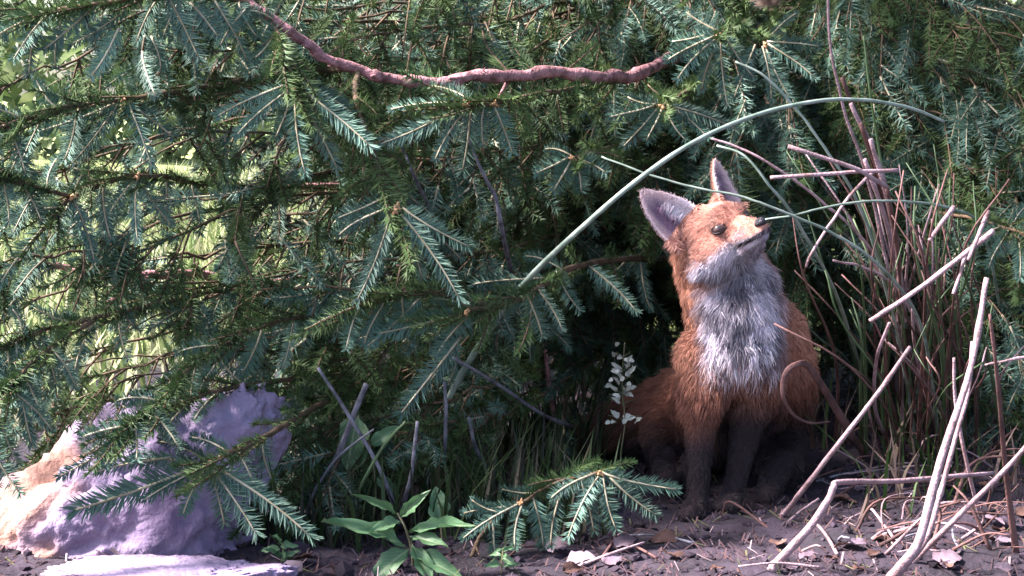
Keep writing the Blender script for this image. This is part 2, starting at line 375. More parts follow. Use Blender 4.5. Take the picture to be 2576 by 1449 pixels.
# W5 over the fox's left ear
hand_branch([(1880, 150, 3.3), (1790, 190, 2.8), (1720, 235, 2.5), (1664, 268, 2.36)], .0045, .0028,
            [(1645, 265, 1535, 292, 2.36, 2.33), (1652, 274, 1568, 365, 2.36, 2.34), (1664, 276, 1622, 352, 2.36, 2.34), (1674, 274, 1735, 345, 2.37, 2.36), (1678, 264, 1848, 335, 2.37, 2.36), (1690, 270, 1775, 352, 2.38, 2.36), (1655, 262, 1580, 235, 2.37, 2.38), (1700, 250, 1640, 200, 2.4, 2.42, 'green')], hub=[(1664, 268, 2.355)])
# W6 top right
hand_branch([(1930, 20, 3.3), (1880, 50, 2.9), (1840, 72, 2.6), (1806, 86, 2.45)], .0045, .0028,
            [(1798, 90, 1692, 155, 2.45, 2.42), (1804, 94, 1715, 205, 2.45, 2.43), (1812, 95, 1835, 265, 2.45, 2.44), (1820, 90, 1905, 185, 2.46, 2.45), (1790, 85, 1690, 100, 2.46, 2.46), (1808, 95, 1775, 230, 2.46, 2.48), (1812, 82, 1730, 30, 2.47, 2.5)], hub=[(1806, 87, 2.445)])
hand_branch([(1930, 30, 3.3), (1950, 70, 2.9), (1925, 112, 2.52)], .0042, .0028,
            [(1900, 112, 1860, 245, 2.52, 2.5), (1918, 116, 1932, 250, 2.52, 2.5), (1926, 116, 1992, 240, 2.52, 2.5), (1932, 110, 2045, 205, 2.52, 2.5), (1930, 104, 2060, 120, 2.53, 2.54), (1938, 90, 2010, 40, 2.6, 2.6)], hub=[(1924, 112, 2.515)])
# W7
hand_branch([(1800, 330, 3.3), (1640, 350, 2.8), (1520, 375, 2.5), (1442, 398, 2.36)], .004, .0025,
            [(1430, 396, 1345, 432, 2.36, 2.34), (1436, 402, 1388, 478, 2.36, 2.34), (1446, 402, 1455, 482, 2.36, 2.35), (1452, 396, 1525, 438, 2.37, 2.36), (1440, 392, 1370, 385, 2.37, 2.38), (1480, 385, 1560, 410, 2.42, 2.42, 'green')], hub=[(1441, 398, 2.355)])
# left edge
hand_branch([(700, 480, 2.42), (520, 462, 2.32), (345, 442, 2.20), (182, 494, 2.14), (148, 532, 2.12)], .005, .003,
            [(345, 444, 356, 605, 2.2, 2.17), (182, 500, 226, 655, 2.14, 2.12), (182, 498, 95, 625, 2.14, 2.12), (148, 534, 15, 715, 2.12, 2.07), (345, 445, 275, 560, 2.2, 2.2), (350, 445, 440, 560, 2.2, 2.22), (250, 470, 180, 430, 2.18, 2.18), (480, 458, 497, 590, 2.3, 2.3), (560, 465, 640, 600, 2.34, 2.34), (620, 470, 600, 580, 2.36, 2.38), (150, 520, 30, 560, 2.12, 2.08), (260, 465, 290, 600, 2.17, 2.18), (420, 452, 400, 560, 2.25, 2.25)], hub=[(183, 494, 2.13), (345, 443, 2.19)])
# far-left pale boughs
hand_branch([(310, 250, 2.18), (180, 270, 2.12), (60, 300, 2.06), (-60, 340, 2.02)], .0035, .002,
            [(120, 280, 60, 420, 2.09, 2.07), (60, 300, -30, 400, 2.06, 2.04), (200, 268, 150, 400, 2.13, 2.12), (20, 310, 60, 440, 2.05, 2.05), (60, 300, -40, 270, 2.06, 2.04), (150, 275, 90, 200, 2.1, 2.1), (-10, 320, -30, 450, 2.03, 2.02)])
hand_branch([(182, 494, 2.14), (90, 470, 2.07), (-10, 450, 2.02), (-80, 455, 2.0)], .003, .002,
            [(100, 474, 40, 590, 2.08, 2.06), (30, 460, -40, 580, 2.04, 2.02), (60, 465, 100, 560, 2.06, 2.06), (10, 455, 20, 560, 2.03, 2.02), (120, 478, 140, 400, 2.1, 2.1), (-20, 452, -60, 520, 2.02, 2.0)])
# second dim pink limb on the left
hand_branch([(1500, 640, 3.2), (1200, 640, 2.9), (960, 690, 2.66), (780, 702, 2.55), (620, 706, 2.46), (480, 692, 2.4), (385, 690, 2.36), (300, 690, 2.33), (140, 668, 2.28)], .010, .005,
            [(560, 700, 520, 800, 2.44, 2.43, 'green'), (680, 700, 640, 820, 2.5, 2.5, 'green'), (200, 680, 170, 800, 2.3, 2.28, 'green'), (300, 690, 330, 790, 2.33, 2.33, 'green'), (140, 668, 40, 740, 2.28, 2.24), (160, 670, 60, 640, 2.28, 2.26), (760, 702, 800, 810, 2.55, 2.54, 'green')], 'pink_bark', stubs=7, label='bare reddish pink limb among the lower left needles')
hand_branch([(385, 690, 2.36), (340, 712, 2.34), (300, 745, 2.33), (262, 768, 2.32)], .0042, .003, [], 'pink_bark', stubs=1)
hand_branch([(1500, 470, 3.2), (1200, 470, 2.9), (930, 468, 2.7), (760, 470, 2.6), (640, 476, 2.52), (560, 480, 2.5)], .007, .0035,
            [(880, 468, 850, 580, 2.66, 2.64, 'green'), (820, 470, 790, 600, 2.62, 2.6, 'green'), (700, 474, 680, 600, 2.56, 2.55), (600, 478, 560, 560, 2.5, 2.48)], 'pink_bark', stubs=4)
# centre-low bough
hand_branch([(1850, 640, 3.3), (1650, 650, 2.8), (1500, 660, 2.5), (1405, 690, 2.34), (1318, 745, 2.24), (1240, 770, 2.22), (1170, 785, 2.20)], .006, .003,
            [(1310, 752, 1130, 862, 2.24, 2.19), (1160, 845, 1005, 1036, 2.2, 2.14), (1150, 790, 955, 835, 2.2, 2.17), (1165, 794, 905, 868, 2.2, 2.18), (1350, 722, 1405, 835, 2.27, 2.24), (1345, 735, 1290, 880, 2.27, 2.26, 'green'), (1400, 680, 1465, 775, 2.34, 2.32), (1480, 668, 1592, 790, 2.46, 2.42), (1610, 655, 1645, 775, 2.7, 2.66), (1370, 700, 1195, 722, 2.3, 2.28),
             (1250, 768, 1130, 735, 2.22, 2.22, 'green'), (1200, 780, 1090, 760, 2.21, 2.2), (1420, 680, 1320, 655, 2.36, 2.36), (1180, 790, 1110, 900, 2.2, 2.19), (1330, 745, 1360, 850, 2.26, 2.25), (1540, 660, 1540, 770, 2.56, 2.56, 'green'), (1240, 772, 1200, 880, 2.22, 2.22, 'green')], hub=[(1172, 786, 2.19), (1318, 746, 2.235)], label='low green bough arching beside the dark hollow')
hand_branch([(1240, 770, 2.22), (1100, 740, 2.2), (980, 745, 2.18), (900, 770, 2.16)], .003, .002,
            [(1060, 745, 918, 860, 2.19, 2.17), (975, 748, 925, 870, 2.18, 2.17), (900, 770, 790, 830, 2.16, 2.14), (940, 758, 860, 740, 2.17, 2.16), (1010, 744, 1000, 850, 2.18, 2.18), (905, 770, 880, 880, 2.16, 2.15)])
# low left spray over the boulder
hand_branch([(1300, 900, 2.9), (1000, 930, 2.6), (820, 1010, 2.34), (660, 1102, 2.10), (524, 1166, 2.04)], .0058, .003,
            [(520, 1162, 188, 1272, 2.06, 2.0), (522, 1168, 375, 1262, 2.06, 2.02), (500, 1162, 320, 1165, 2.07, 2.05), (520, 1174, 470, 1295, 2.06, 2.04), (530, 1172, 642, 1345, 2.06, 2.03), (532, 1168, 765, 1358, 2.06, 2.03), (528, 1174, 560, 1320, 2.07, 2.06), (580, 1140, 480, 1110, 2.12, 2.12), (600, 1130, 640, 1240, 2.14, 2.13), (530, 1160, 400, 1120, 2.08, 2.08),
             (700, 1080, 620, 1060, 2.25, 2.25, 'green'), (740, 1060, 800, 1180, 2.3, 2.3, 'green'), (660, 1100, 700, 1210, 2.2, 2.2), (800, 1020, 720, 1000, 2.38, 2.38, 'green'), (430, 1150, 250, 1200, 2.05, 2.02)], hub=[(524, 1167, 2.05)], label='low spray of shoots spread over the pale boulder')
hand_branch([(1000, 930, 2.6), (780, 950, 2.36), (560, 980, 2.2), (400, 1040, 2.12), (330, 1085, 2.08)], .004, .002,
            [(340, 1080, 150, 1195, 2.08, 2.04), (420, 1030, 330, 1010, 2.13, 2.12), (480, 1010, 420, 1100, 2.16, 2.14), (560, 980, 500, 1060, 2.2, 2.18), (620, 970, 560, 900, 2.24, 2.24), (620, 970, 640, 1080, 2.24, 2.22), (520, 990, 420, 940, 2.18, 2.18, 'green'), (700, 960, 660, 1040, 2.3, 2.3, 'green'), (380, 1050, 260, 1080, 2.1, 2.08)])
hand_branch([(1100, 830, 2.8), (880, 800, 2.5), (740, 798, 2.3), (600, 850, 2.22), (480, 920, 2.16)], .004, .0025,
            [(600, 850, 510, 990, 2.22, 2.2), (660, 825, 600, 940, 2.26, 2.25), (480, 920, 380, 990, 2.16, 2.14), (560, 870, 450, 900, 2.2, 2.18), (500, 905, 490, 1010, 2.17, 2.16), (740, 800, 700, 920, 2.3, 2.28), (820, 798, 840, 920, 2.4, 2.4, 'green'), (700, 810, 620, 780, 2.28, 2.28, 'green')])
hand_branch([(620, 706, 2.46), (420, 760, 2.3), (240, 800, 2.2), (80, 840, 2.12), (-40, 900, 2.08)], .0045, .0025,
            [(240, 800, 200, 940, 2.2, 2.18), (160, 820, 60, 930, 2.16, 2.13), (80, 845, -20, 980, 2.12, 2.08), (300, 785, 330, 900, 2.24, 2.23), (360, 775, 280, 890, 2.27, 2.26, 'green'), (20, 870, 50, 1010, 2.1, 2.09), (420, 760, 450, 860, 2.3, 2.3, 'green'), (100, 838, 130, 970, 2.13, 2.12), (200, 808, 90, 780, 2.18, 2.16), (0, 880, -50, 1000, 2.09, 2.06), (60, 850, 20, 780, 2.11, 2.09), (-10, 885, 20, 1080, 2.09, 2.08), (-20, 890, -10, 1180, 2.08, 2.06), (40, 860, 90, 1110, 2.1, 2.09)])

hand_branch([(240, 800, 2.2), (120, 880, 2.1), (40, 960, 2.02), (-20, 1060, 1.98), (-60, 1160, 1.96)], .004, .002,
            [(100, 890, 20, 1020, 2.08, 2.03), (60, 940, 90, 1060, 2.04, 2.02), (20, 990, -60, 1090, 2.0, 1.98), (0, 1030, 50, 1160, 1.99, 1.97), (-20, 1070, -10, 1220, 1.98, 1.95), (130, 875, 180, 980, 2.1, 2.09), (80, 910, 60, 1030, 2.06, 2.05), (-30, 1090, 60, 1230, 1.97, 1.95), (30, 980, 120, 1090, 2.01, 2.0)])
hand_branch([(480, 920, 2.16), (440, 970, 2.1), (380, 1030, 2.06), (300, 1080, 2.03)], .003, .0018,
            [(440, 970, 380, 1080, 2.1, 2.06), (400, 1010, 300, 1020, 2.07, 2.05), (380, 1030, 420, 1130, 2.06, 2.03), (320, 1070, 220, 1110, 2.03, 2.0), (300, 1080, 260, 1170, 2.03, 2.0), (340, 1058, 340, 1160, 2.04, 2.01)])
hand_branch([(1900, 500, 3.36), (2200, 520, 2.95), (2420, 545, 2.62), (2540, 575, 2.48), (2600, 600, 2.44)], .004, .002,
            [(2540, 575, 2490, 680, 2.48, 2.45), (2560, 582, 2560, 700, 2.47, 2.45), (2520, 570, 2450, 620, 2.5, 2.48), (2580, 590, 2620, 690, 2.45, 2.44), (2480, 560, 2520, 640, 2.55, 2.54), (2540, 575, 2600, 520, 2.48, 2.5)])
# procedural boughs behind: real limbs from the trunk, shoots hang from them
GAPS = [(310, 330, 75), (600, 320, 62), (500, 620, 62), (700, 580, 66), (250, 930, 66), (400, 920, 55), (140, 170, 55), (840, 40, 70), (960, 60, 50), (1310, 40, 40), (1420, 45, 40), (40, 250, 60), (1090, 430, 34), (1320, 270, 32), (300, 870, 45), (860, 600, 30), (780, 520, 45), (440, 400, 55), (560, 960, 40), (110, 760, 45), (1200, 60, 25), (1090, 110, 22), (60, 100, 40), (200, 560, 30), (380, 640, 40), (120, 380, 45), (480, 760, 35), (60, 600, 45), (330, 990, 40), (720, 380, 40), (900, 660, 28), (640, 420, 35), (180, 850, 45), (50, 860, 40), (270, 450, 35), (480, 520, 35), (820, 460, 28), (1000, 110, 25), (1150, 340, 20), (560, 250, 30)]
def in_gap(u, v, k=1.0):
    return any((u - a) ** 2 + (v - b) ** 2 < (c * k) ** 2 for a, b, c in GAPS)
HOLLOW = [(1560, 870, 150), (1430, 960, 110), (1640, 760, 110), (1330, 1000, 70), (2090, 700, 90), (2110, 880, 110), (1300, 1130, 90)]     # the dark den under the boughs
cand = []
def row(path, r0=.0030, r1=.0010, step=80, kind='green', lenr=(80, 165), droop=1.0):
    """a limb of the tree with side twigs; every twig carries a few hanging shoots"""
    pts = [P(*p) for p in path]
    fine = smooth_path(np.array([tuple(p) for p in pts]), 400)
    n = 30; path3 = fine[np.linspace(0, 399, n).astype(int)].copy(); path3[1:-1] += np.random.normal(0, .003, (n - 2, 3))
    A = Acc(); A.add(*tube(path3, np.linspace(r0, r1, n), 5), 0)
    seg = np.linalg.norm(np.diff(fine, axis=0), axis=1); cl = np.concatenate([[0], np.cumsum(seg)])
    s = .22; todo = []; side = 1
    while s < cl[-1]:
        i = min(398, np.searchsorted(cl, s)); p = fine[i]; t = fine[i + 1] - fine[i]; t /= np.linalg.norm(t)
        side = -side; px = PX * p[1]
        d = t * random.uniform(.35, .9) + np.array([random.gauss(0, .3), side * random.uniform(.2, .7) - .12, -droop * random.uniform(.1, .8)])
        d /= np.linalg.norm(d); L = random.uniform(60, 190) * px
        q = p + d * L + np.array([0, 0, -.25 * L]); mid = (p + q) / 2 + np.array([0, 0, .06 * L])
        tw = smooth_path([p, mid, q], 6); got = len(todo)
        kd = kind if random.random() < .62 else ('blue' if kind == 'green' else 'green')
        for j in range(random.randint(3, 5)):
            f = random.uniform(.15, 1.0) if j else 1.0
            b_ = tw[min(5, int(f * 5))]
            dd = d * random.uniform(.2, .9) + np.array([random.gauss(0, .55), random.gauss(-.1, .35), -droop * random.uniform(.25, 1.0)])
            dd /= np.linalg.norm(dd); e = b_ + dd * random.uniform(*lenr) * px
            u, v = proj((b_ + e) / 2)
            u2, v2 = proj(e)
            if not (b_[1] < 3.0 and any((u - a_) ** 2 + (v - c_) ** 2 < r_ * r_ for a_, c_, r_ in HOLLOW)) and not in_gap(u, v, 1.25) and not in_gap(u2, v2, 1.0): todo.append((Vector(b_), Vector(e), kd, b_[1]))
        if len(todo) > got + 1: A.add(*tube(tw, np.linspace(.0016, .0009, 6), 4), 0)
        s += step * px * random.uniform(.6, 1.3)
    q = .25
    while q < cl[-1] - .03:              # needles along the limb itself
        i = min(390, np.searchsorted(cl, q)); t = fine[min(399, i + 8)] - fine[i]; t /= np.linalg.norm(t) + 1e-9
        e = fine[i] + t * random.uniform(.06, .10) + np.random.normal(0, .010, 3); u, v = proj(e)
        if not in_gap(u, v, 1.05): (far_blue if random.random() < .3 else far_foliage).append((shoot_matrix(fine[i], e, (J(1), -1, J(1)), .95), random.randrange(8)))
        q += random.uniform(.035, .06)
    br = add('branch', A.mesh('branch', [M['twig_bark']]), spruce)
    cand.extend((br, *c) for c in todo)
    return br
for v0 in range(-120, 1000, 105):
    for dd in (2.36, 2.6):
        v = v0 + J(30) + (52 if dd > 2.5 else 0); sl = random.uniform(40, 170)
        vt = min(v, 700)
        row([(1890, vt - 100, 3.36), (1600 + J(60), vt - 90 + J(30), 3.1), (1250 + J(60), v - 40 + J(40), dd + .22), (900 + J(50), v + J(40), dd + .05 + J(.06))] + ([(600 + J(50), v + sl * .35 + J(40), dd - .06 + J(.06)), (300 + J(60), v + sl + J(30), dd - .12)] if dd < 2.5 else [(720 + J(60), v + sl * .5, dd)]),
            step=80)
for v0 in range(-60, 1000, 150):     # limbs that reach the left edge
    v = v0 + J(30); dd = random.uniform(2.2, 2.5)
    row([(1880, min(v, 700) - 80, 3.36), (1300, v - 80 + J(40), 2.95), (800 + J(50), v - 60 + J(40), dd + .2), (450 + J(50), v - 20 + J(40), dd + .05), (200 + J(50), v + 30 + J(40), dd - .05), (20, v + 110 + J(30), dd - .1), (-120, v + 200, dd - .15)], step=85)
for v0 in range(60, 900, 130):
    v = v0 + J(30); row([(1880, min(v, 700) - 80, 3.38), (1350, v - 60 + J(40), 3.2), (950 + J(50), v - 20 + J(40), 3.0), (600 + J(50), v + 20 + J(40), 2.85), (300 + J(50), v + 70 + J(40), 2.75), (120, v + 120, 2.7)], step=105)
for v0, dd in ((1010, 2.5), (1060, 2.36), (1100, 2.5), (1130, 2.3), (960, 2.45)):      # low limbs near the ground
    row([(1880, 840, 3.36), (1600, 850 + J(20), 3.1), (1330 + J(50), v0 - 110 + J(20), dd + .25), (1080 + J(40), v0 - 40 + J(20), dd + .05), (850 + J(40), v0 + J(30), dd), (640 + J(40), v0 + 70 + J(20), dd - .06)], step=70, lenr=(70, 140), droop=.7)
for v0 in range(-100, 900, 85):      # limbs to the right, in the dark
    for dd in (2.75, 3.1):
        v = v0 + J(30); vt = min(v, 800); sl = random.uniform(60, 190)
        row([(1900, vt - 60, 3.36), (2020 + J(30), vt - 50 + J(20), 3.2), (2180 + J(40), v - 20 + J(30), dd + .1), (2380 + J(60), v + sl * .5 + J(25), dd), (2600 + J(40), v + sl + J(30), dd - .1)], step=70)
for v0 in range(-60, 640, 44):       # short limbs towards the viewer, behind the fox
    v = v0 + J(20); uu = random.choice((1480, 1600, 1720, 1850, 1980, 2080)) + J(40)
    row([(1890, v - 70, 3.34), (1890 * .6 + uu * .4, v - 60, 3.05), (1890 * .25 + uu * .75, v - 20, 2.85), (uu, v + 40, 2.68)], step=60)
cand.sort(key=lambda c: c[4])
room = 296 - nshoot
for i, (br, a, e, kd, d) in enumerate(cand):
    if i < room: put_shoot(br, a, e, kd)
    else: (far_blue if kd == 'blue' else far_foliage).append((shoot_matrix(a, e, (random.uniform(-.5, .5), -1, random.uniform(-.5, .3)), 1.05), random.randrange(8)))
# the upper crown and the far side of the tree (above and behind the picture): it shades the hollow
crown = []
def limb(tx, ty, z0, az, L, droop, out, tree, step=.10, smin=.13, smax=.2, scl=1.5, r0=.012):
    pts = []
    for t in np.linspace(0, 1, 7):
        r = t * L; z = z0 + .12 * r - droop * r * r
        pts.append((tx + math.sin(az) * r, ty + math.cos(az) * r, max(.05, z)))
    me, pth = branch_mesh(pts, r0, .003, M['twig_bark'], n=12, stubs=0, sides=5); add('branch', me, tree)
    s = .18
    while s < L:
        t = s / L * 6; i = min(5, int(t)); p = np.array(pts[i]) * (1 - (t - i)) + np.array(pts[i + 1]) * (t - i)
        for q in range(2):
            a2 = az + random.choice((-1, 1)) * random.uniform(.4, 1.3)
            d = Vector((math.sin(a2), math.cos(a2), -random.uniform(.2, 1.0))).normalized(); l = random.uniform(smin, smax)
            out.append((shoot_matrix(p, Vector(p) + d * l, (J(1), J(1), 1), scl), random.randrange(8)))
        s += step * random.uniform(.6, 1.3)
for i in range(56):
    z = 1.15 + 3.6 * (i / 56); L = 1.35 * (1 - (z - 1.1) / 4.6) + .15
    limb(TX, TY, z, i * 2.399, L, .16, crown, spruce, step=.085)
for i in range(44):                  # lower limbs on the sides away from the viewer
    z = .16 + .9 * (i / 44); limb(TX, TY, z, R(-25) + R(130) * random.random(), 1.2, .14, crown, spruce, step=.07)
for i in range(22):                  # unseen skirt of limbs, added just above the picture to shade the right
    limb(TX, TY, .86 + .5 * (i / 22), R(180) + R(38) * math.sin(i * 2.3) - R(14), random.uniform(.85, 1.2), .10, crown, spruce, step=.06)
for i in range(34):                  # low limbs with near-black needles, added to paint the den's shade
    limb(TX, TY, .10 + .55 * (i / 34), R(215) + R(100) * random.random(), random.uniform(.5, .95), .10, crown, spruce, step=.055, r0=.007)
for i in range(12):
    limb(TX, TY, .10 + .5 * (i / 12), R(100) + R(60) * random.random(), random.uniform(.4, .8), .10, crown, spruce, step=.055, r0=.007)
fo = add('foliage', merged_shoots(far_foliage, 'foliage', [M['needle_green'], M['twig_bark']]), spruce, kind='stuff')
add('foliage', merged_shoots(far_blue, 'foliage', [M['needle_blue'], M['shoot_stem']]), spruce, kind='stuff')
cr = add('foliage', merged_shoots(crown, 'foliage', [M['needle_shade'], M['twig_bark']]), spruce, kind='stuff')
print('shoots', nshoot, len(cand), len(far_foliage), len(crown))

# neighbouring spruces behind and to the right; the last two added for shade
def neighbour(x, y, h, n, seed, label, zlow=.2, Lmax=1.3):
    random.seed(seed)
    t = empty('spruce_tree', (x, y, 0), label=label, category='tree')
    A = Acc(); z = np.linspace(-.15, h, 12); A.add(*tube(np.stack([x + .02 * np.sin(z), y + 0 * z, z], 1), np.linspace(.11, .01, 12), 12), 0)
    add('trunk', A.mesh('trunk', [M['trunk_bark']]), t)
    L = []
    for i in range(n):
        zz = zlow + (h - zlow) * .92 * (i / n); limb(x, y, zz, i * 2.399, Lmax * (1 - zz / h) + .12, .14, L, t, step=.075, scl=1.4)
    add('foliage', merged_shoots(L, 'foliage', [M['needle_shade'], M['twig_bark']]), t, kind='stuff')
neighbour(1.75, 4.3, 5.0, 60, 11, 'dark spruce standing behind the dry grass clump')
neighbour(.75, 5.3, 5.5, 60, 12, 'dark spruce standing behind the large spruce')
neighbour(1.95, 2.55, 4.2, 55, 13, 'dark spruce at the edge of the dry grass', Lmax=1.15)
neighbour(1.72, 1.35, 5.0, 40, 14, 'unseen spruce added to block sky light from the right', Lmax=1.0)  # out of view, added to keep sky light off the right side
neighbour(1.35, -.45, 5.5, 40, 15, 'unseen spruce added behind the camera to shade the right side', Lmax=1.2)  # added behind the camera, only cuts the frontal sky light
random.seed(21)
# ================================================================== the fox cub
FD = 2.40                                    # metres from the camera to the head
fox = empty('fox_cub', on_ground(1800, 1270), label='young fox sitting in the hollow with its head tilted up', category='fox')
yaw, pitch, roll = R(33), R(9), R(25)
_f = Vector((math.sin(yaw) * math.cos(pitch), -math.cos(yaw) * math.cos(pitch), math.sin(pitch)))
_l = Vector((math.cos(yaw), math.sin(yaw), 0)); _u = _l.cross(_f); _u = -_u if _u.z < 0 else _u
_rm = Matrix.Rotation(-roll, 3, 'Y')         # tilt seen from the camera: crown towards the left ear
HL, HF, HU = _rm @ _l, _rm @ _f, _rm @ _u
if HU.x > 0:
    _rm = Matrix.Rotation(roll, 3, 'Y'); HL, HF, HU = _rm @ _l, _rm @ _f, _rm @ _u
EYE_MID = P(1842, 556, FD - .03)
def HW(x, y, z):                             # head millimetres (right, forward, up) -> world
    return EYE_MID + (HL * x + HF * (y - 27) + HU * (z - 4)) * .001
def head_local(p):
    q = (np.asarray(p) - np.array(EYE_MID)) * 1000
    return np.stack([q @ np.array(HL), q @ np.array(HF) + 27, q @ np.array(HU) + 4], -1)

bmb = bmesh.new()
def ball(c, r, sx=1, sy=1, sz=1, rot=None):
    mt = Matrix.Translation(c)
    if rot is not None: mt = mt @ rot
    mt = mt @ Matrix.Diagonal((r * sx, r * sy, r * sz, 1))
    bmesh.ops.create_icosphere(bmb, subdivisions=2, radius=1, matrix=mt)
HROT = Matrix((HL, HF, HU)).transposed().to_4x4()
def hball(x, y, z, rx, ry, rz): ball(HW(x, y, z), .001, rx, ry, rz, HROT)
def chain(pts, dens=.45, tow=None):
    """pts: (Vector, radius) tapered limb"""
    for (a, ra), (b_, rb) in zip(pts[:-1], pts[1:]):
        k = max(1, int((b_ - a).length / (min(ra, rb) * dens)))
        for i in range(k + 1):
            t = i / k; ball(a.lerp(b_, t), ra + (rb - ra) * t)
def B(u, v, dy, r): d = FD + dy; return (P(u, v, d), r * PX * d)
# head
hball(0, -12, 4, 37, 38, 31); hball(0, 12, 8, 28, 26, 21)
for sg in (-1, 1):
    hball(sg * 22, 0, -14, 24, 26, 21); hball(sg * 30, -12, -20, 19, 20, 20); hball(sg * 20, 20, 13, 9, 9, 6)
for t in np.linspace(0, 1, 9):
    hball(0, 22 + t * 48, -4 - t * 15, 19 * (1 - t) + 8.5 * t, 12 * (1 - t) + 9 * t, 16 * (1 - t) + 8.5 * t)
for sg in (-1, 1):
    for t in np.linspace(0, 1, 5): hball(sg * (11 - 6 * t), 36 + t * 30, -16 - t * 8, 9 - 3 * t, 10, 8 - 2 * t)
for t in np.linspace(0, 1, 7): hball(0, 12 + t * 48, -30 - t * 2, 15 * (1 - t) + 6 * t, 10, 9 * (1 - t) + 4.5 * t)
# ears: cupped shells of real thickness
def ear(base, tip, open_dir, wid):
    base, tip = Vector(base), Vector(tip); ax_ = (tip - base); L = ax_.length; ax_.normalize()
    o = Vector(open_dir); o = (o - ax_ * o.dot(ax_)).normalized(); s = ax_.cross(o)
    N, Kk = 14, 13; rows = []
    for i in range(N):
        t = i / (N - 1); wdt = wid * (1 - t ** 1.7) ** .75 * (1 + .25 * t) + 1.2; th0 = 1.75 - .55 * t
        outer = []; inner = []
        for k in range(Kk):
            a = -th0 + 2 * th0 * k / (Kk - 1)
            for lst, rr in ((outer, 1.0), (inner, max(.25, 1 - 3.6 / (wdt + 2)))):
                lst.append(base + ax_ * (L * t) + (s * math.sin(a) * wdt - o * (math.cos(a) * wdt * .62)) * rr + o * (wdt * .12) - o * (3 * t * t))
        rows.append([bmb.verts.new(HW(*p)) for p in outer + inner[::-1]])
    m_ = len(rows[0])
    for i in range(N - 1):
        for k in range(m_):
            bmb.faces.new((rows[i][k], rows[i][(k + 1) % m_], rows[i + 1][(k + 1) % m_], rows[i + 1][k]))
    bmb.faces.new(rows[0]); bmb.faces.new(rows[-1][::-1])
EARS = [((-30, -15, 15), (-57, -22, 92), (-.22, 1, .12), 29), ((36, -14, 16), (68, -22, 84), (.50, .85, .05), 25)]
for e in EARS: ear(*e)
# neck, chest, back, haunches
chain([(HW(0, -22, -14), .036), B(1800, 650, .035, 95), B(1828, 720, .045, 108), B(1850, 800, .055, 118), B(1866, 880, .07, 132), B(1862, 960, .10, 135), B(1850, 1010, .17, 142), B(1800, 1040, .25, 138), B(1720, 1046, .31, 112), B(1640, 1060, .34, 84)])
chain([B(1845, 790, .02, 88), B(1860, 870, .025, 98), B(1850, 935, .04, 84)])
chain([B(1938, 850, .07, 86), B(1950, 930, .09, 92), B(1955, 1000, .15, 88), B(1950, 1080, .17, 80)])          # viewer's right shoulder and thigh
chain([B(1950, 1080, .17, 70), B(1960, 1160, .10, 44), B(1940, 1225, .05, 30), B(1930, 1240, .02, 26)])        # hind foot
chain([B(1700, 1060, .26, 84), B(1690, 1110, .20, 62), B(1700, 1165, .17, 40), B(1690, 1190, .10, 28), B(1680, 1205, .07, 26)])
chain([B(1640, 1055, .34, 60), B(1570, 1060, .34, 48), B(1510, 1085, .34, 42), B(1460, 1110, .35, 30), B(1430, 1125, .36, 12)])   # tail
# front legs and paws
chain([B(1790, 900, .03, 82), B(1775, 980, .02, 62), B(1762, 1050, .015, 44), B(1760, 1130, .01, 33), B(1756, 1215, .01, 27), B(1752, 1258, .005, 27), B(1744, 1282, -.012, 27), B(1738, 1292, -.03, 24)])
chain([B(1900, 930, .04, 78), B(1892, 1000, .04, 58), B(1880, 1065, .04, 41), B(1866, 1135, .035, 32), B(1852, 1205, .03, 26), B(1846, 1240, .025, 26), B(1838, 1262, .008, 26), B(1832, 1272, -.008, 23)])
for (u, v, dy) in ((1738, 1296, -.034), (1832, 1276, -.012)):
    for k in (-1.5, -.5, .5, 1.5): ball(P(u + k * 14, v + abs(k) * -2, FD + dy + .004 * abs(k)), .0062, 1, 1.5, .9)
me0 = bpy.data.meshes.new('body'); bmb.to_mesh(me0); bmb.free()
tmp = bpy.data.objects.new('body_tmp', me0); col.objects.link(tmp)
rm = tmp.modifiers.new('r', 'REMESH'); rm.mode = 'VOXEL'; rm.voxel_size = .0022; rm.use_smooth_shade = True
sm = tmp.modifiers.new('s', 'SMOOTH'); sm.factor = .5; sm.iterations = 5
bpy.context.view_layer.update()
bm_me = bpy.data.meshes.new_from_object(tmp.evaluated_get(bpy.context.evaluated_depsgraph_get()))
bpy.data.objects.remove(tmp); bm_me.name = 'body'

